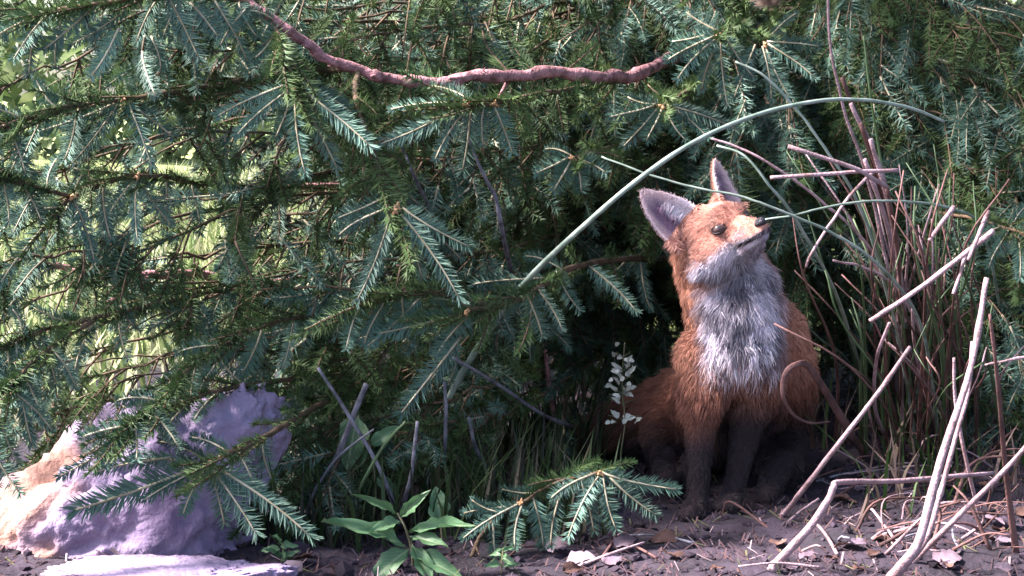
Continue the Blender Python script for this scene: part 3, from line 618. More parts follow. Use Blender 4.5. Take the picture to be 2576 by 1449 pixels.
def sstep(a, b_, x): t = np.clip((x - a) / (b_ - a), 0, 1); return t * t * (3 - 2 * t)
def lerp(a, b_, t): return a + (np.asarray(b_) - a) * t[:, None]
ORANGE = (.53, .25, .175); FACE = (.68, .35, .28); WHITE = (.80, .71, .82); GREY = (.19, .17, .215); DARK = (.030, .024, .030); RUST = (.25, .10, .07); INNER = (.30, .19, .29)
EARSIGN = -1
def fox_tone(p, nrm, jit):
    """coat colours: returns rgb, fur length, direction"""
    n = len(p); h = head_local(p); x, y, z = h.T; u, v = proj(p)
    c = np.tile(np.array(RUST), (n, 1)); ln = np.full(n, .015)  # rust coat, its tone lowered to carry the shadow on haunch and tail
    front = sstep(.05, -.45, nrm[:, 1])
    hn = np.stack([nrm @ np.array(HL), nrm @ np.array(HF), nrm @ np.array(HU)], -1)
    # body: orange upper sides
    c = lerp(c, ORANGE, sstep(1020, 820, v))
    w_ch = sstep(118, 62, np.abs(u - (1862 + (v - 800) * .02))) * front * sstep(1000, 920, v + jit * 60)
    chest = lerp(np.tile(np.array(WHITE), (n, 1)), GREY, sstep(.28, .68, vnoise(u / 15 + 5, v / 34) * .75 + jit * .35 + .35 * sstep(60, 0, np.abs(u - 1850)) * sstep(980, 760, v) - .15))
    c = c * (1 - w_ch[:, None]) + chest * w_ch[:, None]
    ln = np.where(w_ch > .4, .021, ln)
    # legs grow dark downwards
    leg = sstep(1030, 1160, v + jit * 40 + (u > 1810) * 60) * (np.abs(u - 1810) < 240)
    c = lerp(c, DARK, leg * .97); ln = ln * (1 - .66 * sstep(1000, 1080, v) * (p[:, 1] < FD + .09))
    # tail tip
    c = lerp(c, (.10, .06, .05), sstep(1640, 1480, u) * (v > 900) * .8); ln = np.where((u < 1600) & (v > 900), .018, ln)
    # head
    onhead = sstep(-52, -34, y) * sstep(-62, -40, z) * (np.linalg.norm(h - np.array([0, 5, 0]), axis=1) < 115)
    hc = np.tile(np.array(FACE), (n, 1))
    cheek = sstep(-12, -22, z - .25 * (y - 20) * (y > 20) - jit * 5 + .10 * np.abs(x)) * sstep(-30, -12, y + jit * 6) * sstep(44, 26, y)
    muz = sstep(26, 40, y) * sstep(-14, -20, z + .18 * (y - 30))
    hc = lerp(hc, WHITE, np.maximum(cheek, muz))
    hc = lerp(hc, (.56, .27, .21), sstep(24, 34, y) * sstep(-19, -13, z + .18 * (y - 30)) * .8)
    throat = sstep(-.25, -.75, hn[:, 2]) * sstep(-28, -36, z)
    hc = lerp(hc, (.22, .19, .22), throat * (.55 + .4 * jit))
    patch = np.exp(-(((y - 46) / 11) ** 2 + ((z + 15) / 6) ** 2)) * sstep(5, 11, np.abs(x))
    hc = lerp(hc, (.26, .23, .30), patch * .6)
    tear = np.exp(-(((y - 38) / 7) ** 2 + ((z + 3 + .5 * (y - 38)) / 3.5) ** 2)) * sstep(7, 12, np.abs(x))
    hc = lerp(hc, (.20, .09, .075), tear * .8)
    mouth = sstep(3.2, 1.6, np.abs(z + 25.5 + .03 * (y - 40))) * sstep(22, 30, y) * sstep(4, 7, np.abs(x) + (y > 62) * 4)
    hc = lerp(hc, DARK, mouth * .95)
    lips = sstep(58, 66, y) * sstep(-20, -24, z); hc = lerp(hc, (.12, .10, .15), lips * .5)
    brow = np.exp(-(((y - 22) / 7) ** 2 + ((z - 15) / 4) ** 2)) * (np.abs(x) > 10); hc = lerp(hc, (.40, .24, .20), brow * .6)
    hl = np.full(n, .0055) + .009 * sstep(-4, -22, z) * sstep(25, 5, y) + .004 * sstep(10, -20, y)
    hl = np.where(y > 34, .0028, hl)
    for (bs, tp_, od, wd) in EARS:
        a = np.array(tp_, float) - np.array(bs); L = np.linalg.norm(a); a /= L; q = h - np.array(bs); t = (q @ a) / L
        rad = np.linalg.norm(q - (q @ a)[:, None] * a, axis=1)
        ine = (t > .22) & (t < 1.1) & (rad < 36)
        o = np.array(od, float); o -= a * (o @ a); o /= np.linalg.norm(o); sd_ = np.cross(a, o)
        facing = sstep(.05, .45, hn @ o); lat = (q @ sd_) / (wd * (1 - np.clip(t, 0, 1) ** 1.7) ** .75 + 2)
        ec = np.tile(np.array((.52, .27, .20)), (n, 1)); ec = lerp(ec, (.10, .06, .06), sstep(-.1, -.6, hn @ o) * .75)
        inside = lerp(np.tile(np.array((.80, .60, .64)), (n, 1)), INNER, sstep(.8, .3, np.abs(lat)) * sstep(.92, .6, t))
        inside = lerp(inside, (.84, .76, .86), sstep(.15, .5, lat * (EARSIGN if bs[0] < 0 else -EARSIGN)) * sstep(.75, .35, t) * .9)
        ec = ec * (1 - facing[:, None]) + inside * facing[:, None]
        hc[ine] = ec[ine]; hl[ine] = .0035; onhead = np.where(ine, 1.0, onhead)
        tuft = ine & (facing > .5) & (lat * (EARSIGN if bs[0] < 0 else -EARSIGN) > .12) & (np.abs(lat) < .7) & (t < .62); hl[tuft] = .009
    c = c * (1 - onhead[:, None]) + hc * onhead[:, None]; ln = ln * (1 - onhead) + hl * onhead
    # growth direction
    flow = np.tile(np.array([0, 0, -1.0]), (n, 1)); flow[:, 0] += np.where(u < 1700, -.8, 0) * (v > 900)
    flow[:, 0] += (u - 1862) / 400
    hfl = -np.array(HF)[None] * 1.0 - np.array(HU)[None] * .35 + np.array(HL)[None] * (np.sign(x) * .25)[:, None]
    flow = flow * (1 - onhead[:, None]) + hfl * onhead[:, None]
    return c, ln, flow
nv = len(bm_me.vertices); co = np.empty(nv * 3, np.float32); bm_me.vertices.foreach_get('co', co); co = co.reshape(-1, 3).astype(float)
no = np.empty(nv * 3, np.float32); bm_me.vertex_normals.foreach_get('vector', no); no = no.reshape(-1, 3).astype(float)
c, ln, fl = fox_tone(co, no, np.full(nv, .5))
a = bm_me.color_attributes.new('tone', 'FLOAT_COLOR', 'POINT'); t4 = np.ones((nv, 4), np.float32); t4[:, :3] = c * .8; a.data.foreach_set('color', t4.ravel())
M['coat'] = attr_mat('coat', .9, .05); M['fur'] = attr_mat('fur', .6, .18, trans=.15)
bm_me.materials.clear(); bm_me.materials.append(M['coat']); bm_me.polygons.foreach_set('use_smooth', np.ones(len(bm_me.polygons), bool))
body = add('body', bm_me, fox)
# fur: short tapered blades rooted in the skin
bm_me.calc_loop_triangles(); nt3 = len(bm_me.loop_triangles); tri = np.empty(nt3 * 3, np.int32); bm_me.loop_triangles.foreach_get('vertices', tri); tri = tri.reshape(-1, 3)
ar = np.linalg.norm(np.cross(co[tri[:, 1]] - co[tri[:, 0]], co[tri[:, 2]] - co[tri[:, 0]]), axis=1)
hx = head_local(co[tri[:, 0]]); onh = (np.linalg.norm(hx, axis=1) < 110); ar = ar * np.where(onh, 3.2, 1.0) * np.where(no[tri[:, 0], 1] < .35, 1, .3)
NF = 150000; rr = np.random.RandomState(5)
ti = rr.choice(nt3, NF, p=ar / ar.sum()); b1, b2 = rr.rand(NF), rr.rand(NF); sw = b1 + b2 > 1; b1[sw] = 1 - b1[sw]; b2[sw] = 1 - b2[sw]
tv = tri[ti]; w0 = (1 - b1 - b2)[:, None]
rp = co[tv[:, 0]] * w0 + co[tv[:, 1]] * b1[:, None] + co[tv[:, 2]] * b2[:, None]
rn = no[tv[:, 0]] * w0 + no[tv[:, 1]] * b1[:, None] + no[tv[:, 2]] * b2[:, None]; rn /= np.linalg.norm(rn, axis=1, keepdims=True)
jit = rr.rand(NF); c, ln, fl = fox_tone(rp, rn, jit)
fl = fl / (np.linalg.norm(fl, axis=1, keepdims=True) + 1e-9); tg = fl - rn * np.sum(fl * rn, 1)[:, None]; tg /= np.linalg.norm(tg, axis=1, keepdims=True) + 1e-6
clump = np.stack([vnoise(rp[:, 0] * 130 + k * 11, rp[:, 2] * 110 + rp[:, 1] * 60 + k * 7) - .5 for k in range(3)], -1)
d0 = rn * .75 + tg * .65 + rr.normal(0, .16, (NF, 3)) + clump * .7; d0 /= np.linalg.norm(d0, axis=1, keepdims=True)
d1 = rn * .22 + tg * 1.0 + rr.normal(0, .18, (NF, 3)) + clump * .9; d1 /= np.linalg.norm(d1, axis=1, keepdims=True)
ln = ln * rr.uniform(.6, 1.25, NF)
# keep the eyes clear
for sg in (-1, 1):
    ed = np.linalg.norm((head_local(rp) - np.array([sg * 22.5, 29, 3.5])) / np.array([10.4, 11, 6.4]), axis=1); ln = np.where(ed < 1, .0004, ln)
nd = np.linalg.norm(head_local(rp) - np.array([0, 76, -18]), axis=1); ln = np.where(nd < 11, .0004, ln)
mid = rp + d0 * (ln * .5)[:, None]; tip = mid + d1 * (ln * .55)[:, None]
view = rp - np.array(CAM); sd3 = np.cross(d1, view); sd3 += rr.normal(0, .5, (NF, 3)); sd3 /= np.linalg.norm(sd3, axis=1, keepdims=True)
wd = np.clip(ln * .045, .00020, .00055)[:, None]
Vf = np.stack([rp - sd3 * wd - rn * .0004, rp + sd3 * wd - rn * .0004, mid - sd3 * wd * .8, mid + sd3 * wd * .8, tip], 1).reshape(-1, 3); k = np.arange(NF) * 5
Qf = np.stack([k, k + 1, k + 3, k + 2], 1); Tf = np.stack([k + 2, k + 3, k + 4], 1)
tone = np.repeat(c * (rr.uniform(.62, 1.2, NF) * np.where(rr.rand(NF) < .08, .45, 1.0))[:, None], 5, axis=0)
add('fur', mesh_np('fur', Vf, [Qf, Tf], [M['fur']], tone=tone), fox, kind='stuff')
# eyes
m_, n_, b_ = new_mat('fox_eye'); b_.inputs['Roughness'].default_value = .06; b_.inputs['Base Color'].default_value = (.03, .014, .01, 1); b_.inputs['Coat Weight'].default_value = .6
gx_ = n_.nodes.new('ShaderNodeTexCoord'); ln_ = n_.nodes.new('ShaderNodeVectorMath'); ln_.operation = 'LENGTH'; mp_ = n_.nodes.new('ShaderNodeMapping'); mp_.inputs['Scale'].default_value = (1, 0, 1)
n_.links.new(gx_.outputs['Object'], mp_.inputs[0]); n_.links.new(mp_.outputs[0], ln_.inputs[0])
rp_ = n_.nodes.new('ShaderNodeValToRGB'); e_ = rp_.color_ramp.elements; e_[0].position = .0027; e_[0].color = (.004, .003, .004, 1); e_[1].position = .0033; e_[1].color = (.10, .058, .06, 1); q_ = rp_.color_ramp.elements.new(.0062); q_.color = (.02, .011, .012, 1)
n_.links.new(ln_.outputs['Value'], rp_.inputs[0]); n_.links.new(rp_.outputs[0], b_.inputs['Base Color'])
M['eye'] = m_; M['rim'] = mat('eye_rim', (.018, .012, .016), (.035, .022, .026), 60, .5, rnd=0); M['nose'] = mat('nose_leather', (.010, .008, .014), (.022, .018, .028), 300, .32, bump=.5, bscale=900, rnd=0, spec=.5)
for sg in (-1, 1):
    bm = bmesh.new(); bmesh.ops.create_uvsphere(bm, u_segments=24, v_segments=16, radius=.0082)
    me = bpy.data.meshes.new('eye'); bm.to_mesh(me); bm.free(); me.materials.append(M['eye'])
    for p in me.polygons: p.use_smooth = True
    o = bpy.data.objects.new('eye', me); link(o, fox)
    out = (HF * .80 + HL * sg * .50 + HU * .18).normalized(); zz = (HU - out * HU.dot(out)).normalized(); xx = out.cross(zz)
    ctr = HW(sg * 19.4, 23.5, 3.3); WLOC[o.name] = ctr
    kx, kz = 1.22, .80
    o.matrix_basis = Matrix(((xx.x * kx, out.x, zz.x * kz, ctr.x), (xx.y * kx, out.y, zz.y * kz, ctr.y), (xx.z * kx, out.z, zz.z * kz, ctr.z), (0, 0, 0, 1)))
    # almond eyelid rim
    A = Acc(); ring = []
    for q in np.linspace(0, 2 * np.pi, 25):
        lx = math.cos(q) * 9.5; lz = math.sin(q) * 5.4
        s_ = ctr + (xx * lx + zz * lz + out * (8.2 * math.sqrt(max(.02, 1 - (lx / 10.0) ** 2 - (lz / 6.56) ** 2)) + .1)) * .001; ring.append(tuple(s_))
    A.add(*tube(ring, .0013, 6, cap=False), 0)
    lid = A.mesh('eyelid', [M['rim']]); add('eyelid', lid, fox)
# nose leather
bm = bmesh.new(); bmesh.ops.create_uvsphere(bm, u_segments=20, v_segments=14, radius=1)
for vtx in bm.verts:
    x, y, z = vtx.co; z2 = z * (1 - .25 * (z < 0)); x2 = x * (1 - .35 * max(0, -z)); y2 = y - .12 * math.exp(-((abs(x) - .55) ** 2 + (z + .15) ** 2) / .05)
    vtx.co = HW(x2 * 8.8, 73 + y2 * 7.5, -15.5 + z2 * 7.2)
me = bpy.data.meshes.new('nose'); bm.to_mesh(me); bm.free(); me.materials.append(M['nose'])
for p in me.polygons: p.use_smooth = True
add('nose', me, fox)
M['whisker'] = mat('whisker', (.05, .04, .05), (.08, .07, .08), 20, .4, rnd=0)
for sg in (-1, 1):
    for k in range(5):
        a0 = HW(sg * 9, 56 - k * 3, -18 - (k % 3) * 3.5); dr = HL * sg * random.uniform(.8, 1) + HF * random.uniform(-.5, .2) + HU * random.uniform(-.35, .15)
        pts = [a0 + dr * t * .042 - Vector((0, 0, .012)) * t * t for t in np.linspace(0, 1, 6)]
        A = Acc(); A.add(*tube([tuple(p) for p in pts], np.linspace(.00028, .0001, 6), 3), 0); add('whisker', A.mesh('whisker', [M['whisker']]), fox)

# ================================================================== dry stalks and grass
M['straw'] = mat('straw', (.17, .10, .105), (.37, .25, .285), 45, .65, bump=.5, bscale=350, rnd=.22, lo=.3, hi=.6)
M['straw_dark'] = mat('straw_dark', (.06, .030, .028), (.18, .09, .085), 18, .7, bump=.3, bscale=250, rnd=.3)
M['rush'] = mat('rush', (.11, .155, .125), (.25, .30, .27), 45, .45, rnd=.1, spec=.5)
M['rush_green'] = mat('rush_green', (.045, .08, .03), (.11, .16, .085), 10, .5, rnd=.25)
M['grey_stick'] = mat('grey_stick', (.07, .07, .09), (.22, .21, .26), 60, .7, bump=.4, bscale=220, rnd=.15)
def stalk(name, path, w0, w1, material, label, category='stalk', group=None, flat=.7, n=None, rootdrop=True, joints=0, parent=None, arch=None):
    """path of (u, v, distance); w in working pixels"""
    n = n or max(14, len(path) * 7)
    pw = np.array([tuple(P(*p)) for p in path]); pth = smooth_path(pw, n)
    wob = np.random.normal(0, 1, (n, 3)); wob = (wob + np.roll(wob, 1, 0) + np.roll(wob, 2, 0)) / 3; pth[1:-1] += wob[1:-1] * ((w0 * .08 if w0 < 12 else .5) * PX * pth[1:-1, 1:2])
    rad = np.linspace(w0, w1, n) * .5 * PX * pth[:, 1] * np.random.uniform(.95, 1.05, n)
    if not joints and w0 > 8 and material != 'rush': joints = random.randint(1, 3)
    if joints:
        for j in np.linspace(.1, .9, joints): rad *= 1 + .35 * np.exp(-((np.linspace(0, 1, n) - j) / .012) ** 2)
    A = Acc(); A.add(*tube(pth, rad, 7, flat), 0)
    me = A.mesh(name, [M[material]])
    if parent is not None: return add(name, me, parent)
    o = add(name, me, loc=pth[0], label=label, category=category)
    if group: o['group'] = group
    return o
def gd(v): return .5 * FU / (v - 236.5)      # distance of flat ground seen at height v
stalk('rush_stalk', [(1062, 1280, 2.44), (1082, 1150, 2.45), (1130, 1000, 2.43), (1230, 830, 2.37), (1340, 690, 2.27), (1500, 540, 2.2), (1620, 440, 2.2), (1750, 355, 2.22), (1900, 290, 2.26), (2050, 255, 2.3), (2180, 252, 2.34), (2290, 272, 2.37), (2375, 306, 2.4)], 19, 8, 'rush', 'long grey green stalk arching high over the fox', n=90)
stalk('thin_stalk', [(2365, 1150, 2.77), (2350, 1000, 2.6), (2320, 830, 2.45), (2262, 722, 2.36), (2180, 640, 2.32), (2100, 590, 2.30), (2000, 545, 2.28), (1920, 514, 2.27), (1860, 492, 2.27), (1740, 470, 2.27), (1620, 435, 2.27), (1513, 394, 2.28)], 10, 5, 'rush', "thin stalk crossing in front of the fox's forehead")
stalk('thin_stalk', [(2310, 1160, 2.74), (2270, 900, 2.6), (2205, 640, 2.45), (2150, 492, 2.4), (2080, 380, 2.38), (2000, 270, 2.37), (1920, 190, 2.36), (1850, 155, 2.36)], 10, 6, 'rush', 'curved stalk whose tip hangs among the top spruce shoots')
stalk('thin_stalk', [(2206, 1080, 3.0), (2173, 959, 2.8), (2143, 857, 2.62), (2103, 739, 2.48), (2048, 631, 2.38), (1985, 527, 2.32), (1939, 471, 2.30), (1873, 392, 2.30), (1803, 366, 2.31)], 12, 6, 'rush', "slanting green stalk passing just beside the fox's nose")
stalk('thin_stalk', [(2285, 1050, 3.11), (2255, 850, 2.8), (2230, 720, 2.6), (2200, 640, 2.5), (2130, 560, 2.42), (2076, 515, 2.40), (2029, 475, 2.38), (1985, 444, 2.37), (1912, 397, 2.36), (1844, 366, 2.36), (1790, 348, 2.36)], 9, 6, 'straw', "pale stalk slanting down from above the fox's upright ear")
stalk('thin_stalk', [(2560, 1090, 2.95), (2520, 800, 2.7), (2470, 580, 2.55), (2400, 527, 2.45), (2290, 508, 2.38), (2180, 507, 2.34), (2080, 521, 2.32), (2000, 541, 2.31), (1925, 552, 2.31)], 9, 5, 'rush', "level stalk pointing at the fox's nose")
stalk('broken_straw', [(2230, 470, 2.38), (2190, 446, 2.36), (2143, 421, 2.35), (1983, 368, 2.33)], 12, 11, 'straw', 'pale pink broken straw sticking out downwards from the clump', n=16)
stalk('broken_straw', [(2260, 428, 2.38), (2160, 432, 2.36), (2050, 440, 2.34), (1938, 447, 2.33)], 10, 10, 'straw', 'pale pink broken straw sticking out level from the clump', n=16)
stalk('thin_stalk', [(2200, 430, 2.42), (2140, 490, 2.38), (2090, 562, 2.36), (2040, 640, 2.35), (2028, 672, 2.35)], 9, 7, 'straw', 'short straw crossing the green stalks right of the muzzle')
stalk('diagonal_straw', [(2500, 580, 2.3), (2400, 660, 2.29), (2300, 735, 2.28), (2188, 808, 2.27)], 15, 12, 'straw', 'thick straw lying diagonally across the upright grass')
stalk('leaning_straw', [(1900, 1338, gd(1338)), (1962, 1302, gd(1310)), (2010, 1245, 2.32), (2060, 1180, 2.3), (2130, 1090, 2.29), (2200, 1000, 2.29), (2290, 872, 2.3)], 17, 11, 'straw', 'long straight straw leaning up from the soil by the paws', joints=2)
stalk('thick_stalk', [(2210, 1500, gd(1500)), (2262, 1430, 1.99), (2312, 1360, 2.0), (2352, 1210, 2.02), (2385, 1100, 2.04), (2420, 1000, 2.07), (2452, 880, 2.1), (2482, 700, 2.14)], 30, 14, 'straw', 'thickest pale stalk rising steeply out of the bottom soil', joints=2)
stalk('thick_stalk', [(2225, 1500, gd(1500)), (2272, 1430, 2.01), (2330, 1355, 2.03), (2366, 1240, 2.05), (2404, 1100, 2.07), (2436, 980, 2.1), (2446, 860, 2.13)], 18, 10, 'straw', 'pinkish stalk pressed against the thickest pale stalk')
stalk('leaning_straw', [(2272, 1440, gd(1440)), (2330, 1380, 2.08), (2440, 1270, 2.06), (2530, 1180, 2.05), (2620, 1080, 2.04)], 18, 12, 'straw', 'straw forking away low from the thickest stalk')
stalk('bent_straw', [(1905, 1480, gd(1480)), (1960, 1410, 2.03), (2030, 1335, 2.04), (2082, 1260, 2.06), (2097, 1226, 2.07), (2115, 1213, 2.08), (2250, 1210, 2.12), (2400, 1198, 2.16), (2500, 1190, 2.2)], 26, 10, 'straw', 'straw kinked sharply with its far half lying level', n=60)
stalk('folded_blade', [(2185, 1160, gd(1160)), (2130, 1075, 2.5), (2080, 990, 2.42), (2040, 930, 2.38), (2018, 914, 2.36), (1985, 928, 2.35), (1970, 960, 2.35), (1972, 1002, 2.35), (1998, 1045, 2.37), (2040, 1064, 2.4), (2090, 1060, 2.44)], 26, 4, 'straw_dark', 'grass blade folded over into a thin loop', flat=.18, n=70)
stalk('curved_straw', [(2248, 1135, gd(1135)), (2212, 1065, 2.6), (2200, 1000, 2.5), (2206, 900, 2.4), (2238, 812, 2.36)], 13, 9, 'straw', 'straw bowed like a hook beside the folded blade')
stalk('curved_straw', [(2228, 1148, gd(1148)), (2203, 1108, 2.7), (2190, 1055, 2.62), (2186, 1010, 2.6)], 9, 5, 'straw', 'short curved straw rising near the base of the clump')
stalk('curved_straw', [(2395, 1125, gd(1125)), (2350, 1050, 2.7), (2322, 960, 2.62), (2300, 858, 2.56), (2296, 770, 2.52)], 12, 8, 'straw', 'straw curving up through the middle of the clump')
stalk('short_straw', [(2268, 1405, gd(1405)), (2240, 1342, 2.2), (2192, 1280, 2.24)], 11, 7, 'straw', 'short straw propped between two pale stalks')
stalk('short_straw', [(2192, 1282, gd(1300)), (2160, 1295, gd(1310)), (2120, 1312, gd(1318))], 9, 7, 'straw', 'little straw lying on the soil under the level straw')
stalk('short_straw', [(1955, 1340, gd(1350)), (2010, 1290, gd(1310)), (2060, 1255, gd(1290))], 10, 7, 'straw', 'little straw leaning beside the long straight straw')
stalk('thin_stalk', [(2240, 700, 2.5), (2180, 440, 2.46), (2130, 300, 2.44), (2110, 220, 2.43), (2090, 120, 2.42), (2080, -30, 2.42)], 9, 7, 'straw', 'upright stalk rising out of the top of the picture')
stalk('thin_stalk', [(2250, 640, 2.6), (2215, 400, 2.56), (2190, 240, 2.54), (2172, 90, 2.53)], 8, 5, 'rush_green', 'green upright stalk beside the tallest straw')
stalk('broken_straw', [(2400, 520, 2.34), (2370, 560, 2.32), (2338, 606, 2.31)], 12, 11, 'straw', 'short stub of pink straw slanting in the upper clump', n=12)
stalk('broken_straw', [(2486, 530, 2.3), (2462, 590, 2.28), (2436, 655, 2.27)], 12, 10, 'straw', 'stub of pink straw above the diagonal straw', n=12)
stalk('broken_straw', [(2430, 640, 2.3), (2415, 690, 2.29), (2398, 740, 2.28)], 10, 9, 'straw', 'stub of pink straw below the diagonal straw', n=12)
stalk('thin_stalk', [(2330, 860, 2.6), (2260, 730, 2.5), (2180, 676, 2.44), (2096, 655, 2.4)], 8, 6, 'straw', 'thin straw poking out of the clump level with the fox chest')
stalk('thin_stalk', [(2215, 1030, 3.2), (2130, 905, 2.9), (2060, 850, 2.7), (1995, 785, 2.56)], 8, 6, 'rush', "thin stalk emerging from behind the fox's shoulder")
stalk('leaning_straw', [(2560, 1420, gd(1420)), (2530, 1180, 2.1), (2510, 960, 2.06), (2490, 790, 2.04)], 20, 8, 'straw_dark', 'flat dull blade at the dark edge beyond the thick stalks', flat=.3)
stalk('leaning_straw', [(2640, 890, 2.1), (2560, 902, 2.08), (2478, 918, 2.07)], 10, 5, 'straw', 'pinkish blade reaching in level from the dark edge')
stalk('leaning_straw', [(2480, 1345, gd(1345)), (2440, 1200, 2.2), (2405, 1020, 2.18), (2400, 900, 2.17)], 12, 8, 'straw', 'straw standing behind the two thick pale stalks')
# sticks in the lower middle
stalk('dead_stick', [(830, 1190, 2.3), (868, 1100, 2.27), (893, 1035, 2.26), (922, 965, 2.26)], 17, 15, 'grey_stick', 'short thick grey stick end above the ovate leaf', n=14, flat=.8)
stalk('dead_twig', [(1010, 1330, gd(1335)), (960, 1190, 2.26), (880, 1050, 2.24), (800, 925, 2.22)], 13, 8, 'grey_stick', 'straight grey stem crossing the ovate leaf')
stalk('dead_twig', [(1002, 1320, gd(1330)), (1020, 1250, 2.27), (1035, 1190, 2.25), (1050, 1060, 2.24)], 14, 9, 'grey_stick', 'upright grey stem forking from the same foot as the straight one')
stalk('dead_twig', [(1255, 1260, gd(1275)), (1240, 1210, 2.4), (1195, 1120, 2.36), (1180, 1050, 2.34)], 12, 8, 'grey_stick', 'grey stem leaning beside the spruce sapling')
stalk('dead_twig', [(1440, 1075, 2.62), (1360, 1040, 2.5), (1240, 960, 2.4), (1140, 900, 2.32)], 11, 8, 'grey_stick', 'thin grey stem slanting into the dark hollow')
stalk('dead_twig', [(1470, 1100, gd(1110)), (1400, 1050, 2.7), (1380, 960, 2.66), (1372, 880, 2.64)], 15, 10, 'pink_bark', 'reddish twig standing in the dark hollow beside the fox')
stalk('dead_twig', [(1115, 1250, gd(1270)), (1118, 1150, 2.36), (1122, 1050, 2.34), (1118, 960, 2.33)], 12, 9, 'grey_stick', 'pale upright stem under the low green bough')
stalk('dead_twig', [(880, 1330, gd(1340)), (900, 1240, 2.26), (960, 1130, 2.25), (1020, 1060, 2.24)], 10, 7, 'rush_green', 'greenish stem leaning towards the pale upright stem')
stalk('dead_twig', [(760, 1330, gd(1340)), (790, 1240, 2.25), (850, 1150, 2.24), (940, 1080, 2.23)], 9, 5, 'grey_stick', 'bluish bent stem above the lanceolate leaf')
# dead white twigs hanging in the centre
stalk('dead_twig', [(1290, 700, 2.6), (1262, 575, 2.36), (1248, 500, 2.33), (1228, 462, 2.32), (1205, 415, 2.31), (1185, 365, 2.3), (1165, 300, 2.28)], 14, 5, 'grey_stick', 'pale dead twig hanging in the middle of the spruce', n=26)
stalk('dead_twig', [(1100, 560, 2.5), (1050, 460, 2.32), (1015, 380, 2.3), (990, 330, 2.28)], 11, 5, 'grey_stick', 'pale dead twig left of the middle hanging twig')

# upright clump
clump_root = on_ground(2330, 1120)
cl = empty('grass_clump', clump_root, label='upright clump of dry brown and green grass right of the fox', category='grass')
for i in range(100):
    ub = random.gauss(2330, 95); vb = random.uniform(1070, 1190); db = gd(vb)
    lean = random.gauss(-60, 110); hgt = random.uniform(240, 760); dt = max(2.3, db - random.uniform(.1, .45))
    mt = random.choices(['straw_dark', 'rush_green', 'straw'], [.62, .3, .08])[0]
    stalk('stalk', [(ub, vb + 6, db), (ub + lean * .2 + J(22), vb - hgt * .4, (db + dt) / 2), (ub + lean * .7 + J(34), vb - hgt * .75, dt), (ub + lean * 1.2 + J(25), vb - hgt, dt)], random.uniform(6, 14), random.uniform(2, 5), mt, '', parent=cl, flat=.5, n=14)
for i, (ut, vt, um, vm) in enumerate([(2118, 195, 2205, 440), (2140, 260, 2230, 480), (2165, 310, 2235, 520), (2175, 400, 2240, 600), (2230, 470, 2260, 640), (2190, 350, 2245, 560)]):
    stalk('stalk', [(2300 + J(30), 1120, gd(1120)), (2270 + J(10), 820, 2.66), (um, vm, 2.5), (ut, vt, 2.45)], 15, 12, ['straw_dark', 'straw'][i % 2], '', parent=cl, flat=.6)

# ================================================================== stones
m, n, b = new_mat('pale_stone')
c1, f1 = ramp_noise(n, 11, (.17, .12, .215), (.33, .26, .39), .3, .7, 10)
c2, f2 = ramp_noise(n, 30, (.23, .115, .09), (.34, .19, .155), .3, .7, 8)
at = n.nodes.new('ShaderNodeAttribute'); at.attribute_name = 'tone'
mx = n.nodes.new('ShaderNodeMix'); mx.data_type = 'RGBA'; n.links.new(at.outputs['Fac'], mx.inputs[0]); n.links.new(c1, mx.inputs[6]); n.links.new(c2, mx.inputs[7])
n.links.new(mx.outputs[2], b.inputs['Base Color']); b.inputs['Roughness'].default_value = .85
bn = n.nodes.new('ShaderNodeBump'); bn.inputs['Strength'].default_value = .9; bn.inputs['Distance'].default_value = .004
tn = n.nodes.new('ShaderNodeTexNoise'); tn.inputs['Scale'].default_value = 140; tn.inputs['Detail'].default_value = 8
g = n.nodes.new('ShaderNodeNewGeometry'); n.links.new(g.outputs['Position'], tn.inputs['Vector']); n.links.new(tn.outputs[0], bn.inputs['Height']); n.links.new(bn.outputs[0], b.inputs['Normal'])
M['stone'] = m
def stone(name, c, rx, ry, rz, shear, seed, label, peach, parent=None, flat=0):
    bm = bmesh.new(); bmesh.ops.create_icosphere(bm, subdivisions=6, radius=1)
    V = np.array([v.co[:] for v in bm.verts]); F = np.array([[v.index for v in f.verts] for f in bm.faces]); bm.free()
    nn = lambda s, o: vnoise(V[:, 0] * s + seed + o, V[:, 2] * s + V[:, 1] * s * .7 + o) - .5
    r = 1 + .30 * nn(1.7, 1) + .16 * nn(3.6, 7) + .06 * nn(9, 3) + .05 * nn(24, 5) + .025 * nn(55, 9)
    if flat: V[:, 2] = np.clip(V[:, 2], -1, .55 + .12 * nn(3, 2))
    from mathutils import noise as mn
    r = r + np.array([.07 * (mn.ridged_multi_fractal(Vector(q) * 2.6 + Vector((seed, 0, 0)), .9, 2.1, 6, 1.0, 2.0) - 1.2) + .05 * mn.fractal(Vector(q) * 9, .7, 2.0, 5) for q in V])
    Wv = V * r[:, None] * np.array([rx, ry, rz]); Wv[:, 2] += shear * Wv[:, 0]
    Wv += np.array(c)
    t = np.clip((-V[:, 0] * .9 + V[:, 2] * .35 - .25 + nn(4, 4) * 1.1) * 2.2, 0, 1) * peach
    return add(name, mesh_np(name, Wv, [F], [M['stone']], tone=np.repeat(t[:, None], 3, 1)), loc=(c[0], c[1], 0), label=label, category='stone')
c0 = P(270, 1372, 2.24); stone('boulder', (c0.x, c0.y, -.005), .180, .105, .140, .40, 3.3, 'large pale lilac boulder stained peach along its upper edge', 1.0)
c0 = P(420, 1470, 2.02); stone('flat_stone', (c0.x, c0.y, .0), .135, .075, .034, 0, 8.1, 'flat lilac stone lying in front of the big pale boulder', .15, flat=1)

